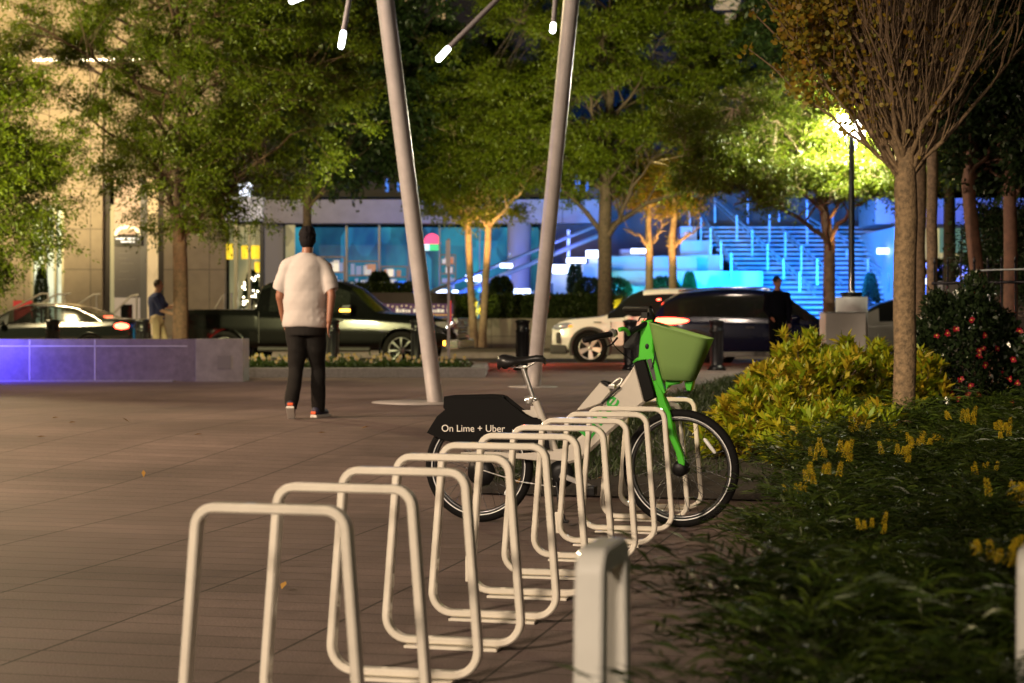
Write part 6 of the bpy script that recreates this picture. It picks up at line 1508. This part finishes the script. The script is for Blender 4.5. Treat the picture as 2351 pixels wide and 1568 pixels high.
def shelf(label, px0, px1, py0, py1, rows, seed):
    rnd = random.Random(seed); Yq = FY + 1.6; c = P((px0 + px1)/2, py1, Yq); ro = empty('display_shelf', c, 0, label, 'shelf', 'shop shelves'); W_ = (px1 - px0)/F*Yq; H_ = (py1 - py0)/F*Yq
    b = MB()
    for i in range(rows + 1): b.box((-W_/2, -.2, H_*i/rows - .02), (W_/2, .2, H_*i/rows + .02))
    b.box((-W_/2 - .03, -.2, 0), (-W_/2, .2, H_)); b.box((W_/2, -.2, 0), (W_/2 + .03, .2, H_)); b.build('frame', M_wood, ro)
    for j, colr in enumerate(((.75, .7, .6), (.3, .35, .5), (.6, .3, .15))):
        b = MB()
        for i in range(rows):
            for q in range(4):
                if rnd.random() < .6: x_ = rnd.uniform(-W_/2 + .05, W_/2 - .2); b.box((x_, -.15 + .02*j, H_*i/rows + .021), (x_ + rnd.uniform(.1, .25), 0.05 + .02*j, H_*i/rows + H_/rows*rnd.uniform(.4, .85)))
        if b.v: b.build('goods', mat('goods_%s' % ('cream', 'slate', 'rust')[j], colr, .6, emit=colr, estr=.45), ro)  # goods brightened by their own emission
shelf('wooden shelf of pale goods directly right of the walking man in the shop', 795, 868, 600, 665, 2, 3)
shelf('wooden shelf of goods behind the hanging oak twigs in the shop', 876, 934, 612, 660, 2, 4)
shelf('dark shelf of goods between the steel pole and the sign post in the shop', 1012, 1045, 585, 650, 3, 5)
shelf('wooden shelf of goods left of the walking man in the shop', 718, 790, 590, 660, 2, 6)
for i, (a0, a1, y0, y1, lb_) in enumerate(((800, 845, 668, 705, 'pale blue framed board standing low in the shop beside the man'), (905, 932, 645, 690, 'tall blue display stand in the shop window'), (948, 975, 650, 690, 'bright blue display stand next to the left steel pole'))):
    b = MB(); fbox(b, a0, a1, y0, y1, FY + .9, .2); o = b.build('display_board', mat(('pale_display', 'blue_display', 'blue_display')[i], ((.35, .4, .6), (.03, .15, .8), (.03, .15, .8))[i], .5, emit=((.3, .36, .6), (.02, .2, 1), (.02, .2, 1))[i], estr=(.5, .9, .9)[i]), None); tag(o, lb_, 'display')
b = MB()
for px, py in ((1003, 668), (1011, 668), (1022, 668), (1114, 613), (948, 710)): b.ell(P(px, py, FY + .3), (.045, .045, .045), 8, 6)
tag(b.build('spot_lamps', mat('spot_white', (1, 1, 1), .3, emit=(1, .95, .85), estr=7), None), 'row of tiny round spot lamps behind the left steel pole', 'lights', kind='stuff')

# --- retaining wall, hedge, banner
Yh = 53.5
zt_ = ZP(731, Yh)
tag(MB().box((XP(1052, Yh), Yh, .2), (XP(2700, Yh), Yh + .4, zt_)).build('retaining_wall', panelmat('wall_panels', (.26, .225, .19), 1.15, .62, .015, .7, .5, .06), None), 'grey stone retaining wall with the hedge on top', 'wall')
L_hedge = leafmat('hedge_leaves', [(.02, .035, .01), (.035, .055, .012), (.05, .07, .015), (.015, .03, .01)], .45, .2)
def hedge(label, px0, px1, py0, py1, Y, dep, n, seed):
    rg = np.random.default_rng(seed); x0, x1 = XP(px0, Y), XP(px1, Y); z0, z1 = ZP(py1, Y), ZP(py0, Y)
    p = np.stack([rg.uniform(x0, x1, n), Y + rg.uniform(0, dep, n) ** 1.0, rg.uniform(z0, z1, n)], 1); s_ = rg.random(n); p[:, 1] = np.where(s_ < .6, Y + rg.uniform(0, .12, n), p[:, 1]); p[:, 2] = np.where(s_ > .75, z1 - rg.uniform(0, .08, n), p[:, 2]); p[:, 2] += rg.normal(0, .03, n)
    r = empty('hedge', (x0, Y, z0), 0, label, 'hedge', 'hedges on the retaining wall')
    leaves_obj('foliage', p - np.array([x0, Y, z0]), unit(rg, n) + np.array([0, -.5, .4]), rg.normal(0, 1, (n, 3)), rg.uniform(.07, .13, n), .05, L_hedge, r)
    b = MB(); b.box((.05, .15, 0), (x1 - x0 - .05, dep - .05, z1 - z0 - .1)); b.build('inner_twigs', M_barkd, r)
hedge('clipped dark hedge between the left and right steel poles', 1048, 1085, 680, 734, 53.6, 1.0, 2600, 1)
hedge('long clipped dark hedge behind the right steel pole and street tree', 1104, 1400, 680, 734, 53.6, 1.0, 14000, 2)
hedge('clipped hedge behind the white SUV roof', 1404, 1720, 684, 734, 53.6, 1.0, 9000, 3)
b = MB(); 
for (px, py0, py1) in ((1089, 686, 726), (1105, 700, 722), (1418, 690, 706), (1455, 706, 722)): b.ell(P(px, (py0+py1)/2, 53.3), (.07, .05, (py1-py0)/2/F*53.3), 8, 8)
b = MB(); fbox(b, 1083, 1094, 684, 728, 53.9, .12); r = None
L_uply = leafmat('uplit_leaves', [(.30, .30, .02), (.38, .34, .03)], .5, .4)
def tuft(label, px, py0, py1, w_, seed):
    rg = np.random.default_rng(seed); n = 260; Y = 53.2; c = P(px, py1, Y); hh = (py1-py0)/F*Y; p = np.stack([rg.normal(0, w_/F*Y*.4, n), rg.normal(0, .06, n), rg.uniform(0, hh, n)], 1)
    r = empty('uplit_plant', c, 0, label, 'plant', 'yellow uplit plants at the hedge'); leaves_obj('foliage', p, unit(rg, n), rg.normal(0, 1, (n, 3)), .09, .04, L_uply, r)
    b = MB(); b.lathe([(.06, -.12), (.08, 0)], (0, -.1, 0), 10); b.build('ground_light', M_blk, r)
    lamp('ground_spot', 'SPOT', c + Vector((0, -.45, -.1)), 90, (1, .85, .2), c + Vector((0, .1, hh * .8)), .05, 60)
tuft('narrow plant lit bright yellow in the hedge gap right of the left pole', 1089, 686, 726, 9, 1)
tuft('small yellow lit twigs at the left end of the long hedge', 1107, 700, 724, 7, 2)
tuft('yellow lit plant over the bonnet of the white SUV', 1420, 690, 712, 9, 3)
tuft('yellow lit plant seen through the white SUV windows', 1450, 706, 724, 12, 4)
Yn_ = 51.5; c = P(960, 736, Yn_)
r = empty('banner', c, 0, 'dark purple street banner with small pale stars and an unreadable white line, behind the pickup', 'banner')
w0, w1 = XP(868, Yn_) - c.x, XP(1040, Yn_) - c.x; h_ = (736 - 697) / F * Yn_
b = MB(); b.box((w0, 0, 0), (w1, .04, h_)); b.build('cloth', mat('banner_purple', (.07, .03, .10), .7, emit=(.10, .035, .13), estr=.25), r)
b = MB(); 
for i in range(15):
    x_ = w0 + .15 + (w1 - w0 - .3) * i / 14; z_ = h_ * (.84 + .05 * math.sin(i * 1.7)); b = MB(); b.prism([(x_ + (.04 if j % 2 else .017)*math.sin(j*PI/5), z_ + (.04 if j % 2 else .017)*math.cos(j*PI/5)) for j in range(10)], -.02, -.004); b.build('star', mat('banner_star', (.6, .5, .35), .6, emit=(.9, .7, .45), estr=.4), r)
b = MB(); x_ = w0 + .5; rnd = random.Random(2)
while x_ < w1 - .1: w_ = rnd.uniform(.04, .09); b.box((x_, -.02, h_*.48), (x_ + w_, -.004, h_*.48 + rnd.uniform(.07, .11))); x_ += w_ + rnd.choice((.02, .02, .02, .08))
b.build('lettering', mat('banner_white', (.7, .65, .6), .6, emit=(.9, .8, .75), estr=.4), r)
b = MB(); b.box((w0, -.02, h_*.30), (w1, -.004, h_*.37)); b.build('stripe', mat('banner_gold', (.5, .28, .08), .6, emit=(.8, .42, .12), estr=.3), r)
tag(fbox(MB(), 640, 1050, 672, 790, 54, .4).build('planter_wall', mat('planter_brown', (.05, .035, .035), .7, var=.3, vscale=1), None), 'long low dark planter wall behind the pickup cab', 'wall')
hedge('low leafy planting on the dark planter wall above the pickup windscreen', 760, 950, 652, 674, 54.1, .5, 2600, 5)

# --- blue lit terrace and stairs
M_wst = mat('white_terrace', (.62, .62, .62), .5, var=.05, vscale=1.5)
M_stst = mat('stair_stone', (.50, .50, .50), .5, var=.12, vscale=2)
r = empty('terrace', (0, 0, 0), 0, 'stepped white stone terrace walls washed in cyan and blue light', 'terrace')
def slab(px0, px1, py0, Y, d, name='terrace_block'):
    b = MB(); b.box((XP(px0, Y), Y, .3), (XP(px1, Y), Y + d, ZP(py0, Y))); return b.build(name, M_wst, r)
slab(1400, 1636, 656, 58.2, 1.2); slab(1398, 1752, 622, 59.5, 1.2); slab(1400, 1600, 588, 60.8, 1.5)
slab(1338, 1397, 605, 59.0, 1.6); slab(1375, 1420, 652, 57.9, 1.0)
slab(1262, 1336, 628, 60.0, 1.6); slab(1352, 1408, 588, 61.2, 1.6); slab(1180, 1262, 668, 58.6, 1.2)
b = MB()
rng_ = [(1600, 520, 64.5), (1635, 552, 63.3), (1660, 585, 62.1), (1700, 625, 60.9)]
for px1, py, Y in rng_: b.box((XP(1562, Y), Y, .3), (XP(px1, Y), Y + 1.3, ZP(py, Y)))
b.build('curved_wall', M_wst, r)
b = MB(); b.prism([(XP(1425, 62.5), ZP(588, 62.5)), (XP(1425, 62.5), ZP(572, 62.5)), (XP(1478, 62.5), ZP(572, 62.5)), (XP(1500, 62.5), ZP(588, 62.5))], 62.5, 63.5); b.build('upper_block', M_wst, r)
tag(fbox(MB(), 1240, 1270, 650, 700, 58, .6).build('grey_block', mat('taupe_block', (.14, .115, .10), .7, var=.1), None), 'small taupe block beside the right steel pole base in front of the terrace', 'block')
# light fixtures (visible bright bars)
M_fix = mat('terrace_lamp', (1, 1, 1), .3, emit=(.62, .74, 1.0), estr=5)
def fixture(label, px0, px1, py0, py1, Y):
    b = MB(); b.bbox((XP(px0, Y), Y - .12, ZP(py1, Y)), (XP(px1, Y), Y - .02, ZP(py0, Y)), .04); tag(b.build('light_fixture', M_fix, None), label, 'lamp', 'bright bars of light on the terrace')
fixture('oval bright light on top of the cyan terrace wall', 1448, 1482, 571, 582, 61.5)
fixture('bright light bar on the stair railing left of the right steel pole', 1148, 1177, 605, 615, 58.5)
fixture('larger bright light bar low on the left stair railing', 1068, 1105, 632, 646, 58)
fixture('bright oval light at the foot of the left stair railing behind the sign post', 1003, 1026, 665, 678, 57)
fixture('small bright light right of the thin sign post', 1038, 1052, 666, 680, 57)
fixture('wide bright bar at the foot of the terrace beside the right pole', 1180, 1218, 663, 676, 58.2)
fixture('bright slab of light on the terrace edge right of the right steel pole', 1268, 1330, 608, 628, 59.6)
fixture('bright light under the upper terrace slab', 1300, 1345, 592, 604, 60.6)
fixture('bright bar at the top right of the terrace by the street tree', 1345, 1400, 575, 592, 61)
fixture('small bright bar right of the lamp post', 2012, 2044, 570, 583, 60)
fixture('bright patch behind the kiosk at right', 2120, 2150, 640, 652, 56)
# stairs
r = empty('staircase', (0, 0, 0), 0, 'wide outdoor staircase lit vivid blue with slanted handrails', 'stairs')
b = MB(); b2 = MB(); ns = 24; zb_ = .34; rise = (ZP(520, 65.5) - zb_) / ns
for i in range(ns):
    z1 = zb_ + rise * (i + 1); Y = 65.5 - (ns - 1 - i) * .36
    px0 = 1597 + max(0, (zpx(z1, Y) - 520)) * .95; px1 = 2052
    b2.box((XP(px0, Y) + .03, Y + .26, z1 - rise - .001), (XP(px1, Y), 66.2, z1 - .076)); b.box((XP(px0, Y), Y - .03, z1 - .075), (XP(px1, Y), Y + .40, z1))
b.build('treads', M_stst, r); b2.build('risers', mat('shaded_riser_stone', (.10, .10, .11), .6, var=.1), r)  # risers darkened in colour for the shade under the treads
b = MB(); fbox(b, 1560, 2110, 440, 521, 67.0, .3); b.build('back_wall', mat('taupe_wall', (.13, .105, .09), .7, var=.15, vscale=.7), r)
b = MB(); fbox(b, 2053, 2075, 521, 700, 59, 6); b.build('side_wall', M_wst, r)
M_hr = mat('handrail_pale', (.5, .52, .58), .4, metal=.3)
for (q0, q1, Y0, Y1) in (((1592, 462), (1722, 665), 65.4, 59.5), ((1640, 456), (1872, 668), 65.4, 59.5), ((1798, 528), (1936, 650), 64.2, 60.5), ((1980, 594), (2046, 634), 62.2, 60.5), ((1858, 500), (1960, 560), 65, 62.8)):
    b = MB(); a = P(*q0, Y0); c_ = P(*q1, Y1); b.tube([a, c_], .045, 8); b.tube([a - Vector((0, 0, .16)), c_ - Vector((0, 0, .16))], .02, 6); b.build('handrail', M_hr, r)
posts = [(65, 50, 225), (140, 160, 320), (205, 230, 415), (275, 320, 510), (345, 400, 580), (235, 35, 195), (383, 145, 325), (487, 240, 425), (592, 335, 520), (700, 440, 580), (458, 35, 200), (605, 140, 330), (712, 255, 430), (820, 345, 525), (928, 440, 620), (670, 50, 190), (860, 40, 340), (997, 250, 430), (1040, 530, 620), (1130, 380, 430), (1272, 440, 550), (1412, 540, 665), (1035, 130, 210), (810, 530, 660)]
for (zx, z0, z1) in posts:
    px = (1676 + .36157 * zx) / 1.0744; a = (480 + .36157 * z0) / 1.0744; c_ = (480 + .36157 * z1) / 1.0744
    Y = 65.4 - max(0, min(1, (c_ - 520) / 160)) * 7.5 if c_ > 525 else 65.9
    b = MB(); b.box((XP(px, Y) - .03, Y - .35, ZP(c_, Y)), (XP(px, Y) + .03, Y - .31, ZP(a, Y))); b.build('rail_post', M_hr, r)
# left stair railing rising to the right
r = empty('stair_railing', (0, 0, 0), 0, 'pair of pale blue lit handrails rising to the right behind the twin uplit trunks', 'railing')
b = MB(); b.tube([P(985, 672, 56), P(1385, 512, 63)], .06, 8); b.tube([P(985, 702, 56), P(1400, 530, 63)], .08, 8); b.build('handrail', M_hr, r)
for px, a, c_ in ((1101, 620, 670), (1171, 580, 645), (1305, 528, 590), (1393, 510, 540), (1040, 650, 690)):
    Yq = 56 + (px - 985) / 400 * 7; b = MB(); b.box((XP(px, Yq) - .05, Yq - .06, ZP(c_, Yq)), (XP(px, Yq) + .05, Yq + .04, ZP(a, Yq))); b.build('rail_post', M_hr, r)
# canopy band and lit ceiling at far right
r = empty('canopy', (0, 0, 0), 0, 'wide violet lit canopy band with a warm lit ceiling at the right', 'building')
b = MB(); fbox(b, 2010, 2700, 455, 514, 62, 3); b.build('band', M_fasc, r)
b = MB(); fbox(b, 2040, 2700, 515, 596, 66, .1); b.build('lit_wall', glow('cream_ceiling', (.85, .68, .28), .55, .4, .6), r)
b = MB(); fbox(b, 2158, 2206, 516, 580, 65.8, .1); fbox(b, 2212, 2300, 516, 600, 65.8, .1); b.build('green_glass', glow('green_glass', (.22, .42, .26), .4, .3, .5), r)
b = MB(); fbox(b, 2207, 2211, 515, 640, 65.6, .1); b.build('frame', M_frame, r)
tag(fbox(MB(), 2060, 2250, 604, 700, 58, 2).build('planter', M_wst, None), 'white planter lit blue right of the slim trunks', 'planter')

# --- lights of the terrace and stairs
def BL(px, py, Y, pw, col, tgt, size=.4, spot=120): lamp('terrace_light', 'SPOT', P(px, py, Y), pw * .42, col, tgt, size, spot, .8)
BL(1500, 690, 55.0, 1700, (.01, .55, .70), P(1480, 630, 60), .3, 110)
BL(1600, 640, 56.0, 900, (.01, .50, .85), P(1610, 580, 62), .3, 110)
BL(1740, 640, 54.5, 9500, (.01, .28, 1.0), P(1780, 560, 63), .4, 110)
BL(1940, 630, 54.5, 9500, (.01, .16, 1.0), P(1920, 560, 63), .4, 110)
BL(1700, 430, 60.0, 900, (.01, .38, 1.0), P(1740, 580, 63), .4, 120)
BL(1930, 430, 60.0, 1100, (.04, .18, 1.0), P(1900, 580, 63), .4, 120)
BL(1290, 560, 57.0, 800, (.10, .28, 1.0), P(1330, 640, 60), .3, 120)
BL(1190, 600, 60.0, 700, (.05, .16, 1.0), P(1190, 520, 66), .3, 130)
BL(1060, 600, 60.0, 500, (.05, .14, 1.0), P(1060, 490, 66), .3, 130)
BL(1330, 560, 60.0, 600, (.12, .16, 1.0), P(1320, 480, 66), .3, 130)
BL(1110, 690, 55.5, 1800, (.03, .16, 1.0), P(1190, 600, 59), .3, 120)
BL(1440, 560, 62.5, 260, (.10, .12, 1.0), P(1440, 490, 67), .3, 140)
BL(2160, 560, 55.0, 1300, (.04, .12, 1.0), P(2160, 620, 59), .3, 120)
BL(2180, 560, 56.5, 1500, (.22, .22, 1.0), P(2180, 480, 62), .3, 120)
BL(800, 600, 60.0, 260, (.35, .30, .9), P(800, 480, 66), .3, 140)
# amber uplights at the trunks
for (px, py, Y, pw) in ((1075, 705, 49.4, 900), (1125, 705, 49.4, 900), (1491, 700, 50.4, 900), (1545, 700, 50.4, 900), (1972, 690, 37.2, 700)):
    lamp('tree_uplight', 'SPOT', P(px, py, Y), pw, (1, .52, .16), P(px + 3, 420, Y + 1.1), .08, 50, .8)
lamp('tree_uplight', 'SPOT', P(395, 765, 35.2), 90, (1, .45, .2), P(405, 500, 36.4), .08, 40, .8)
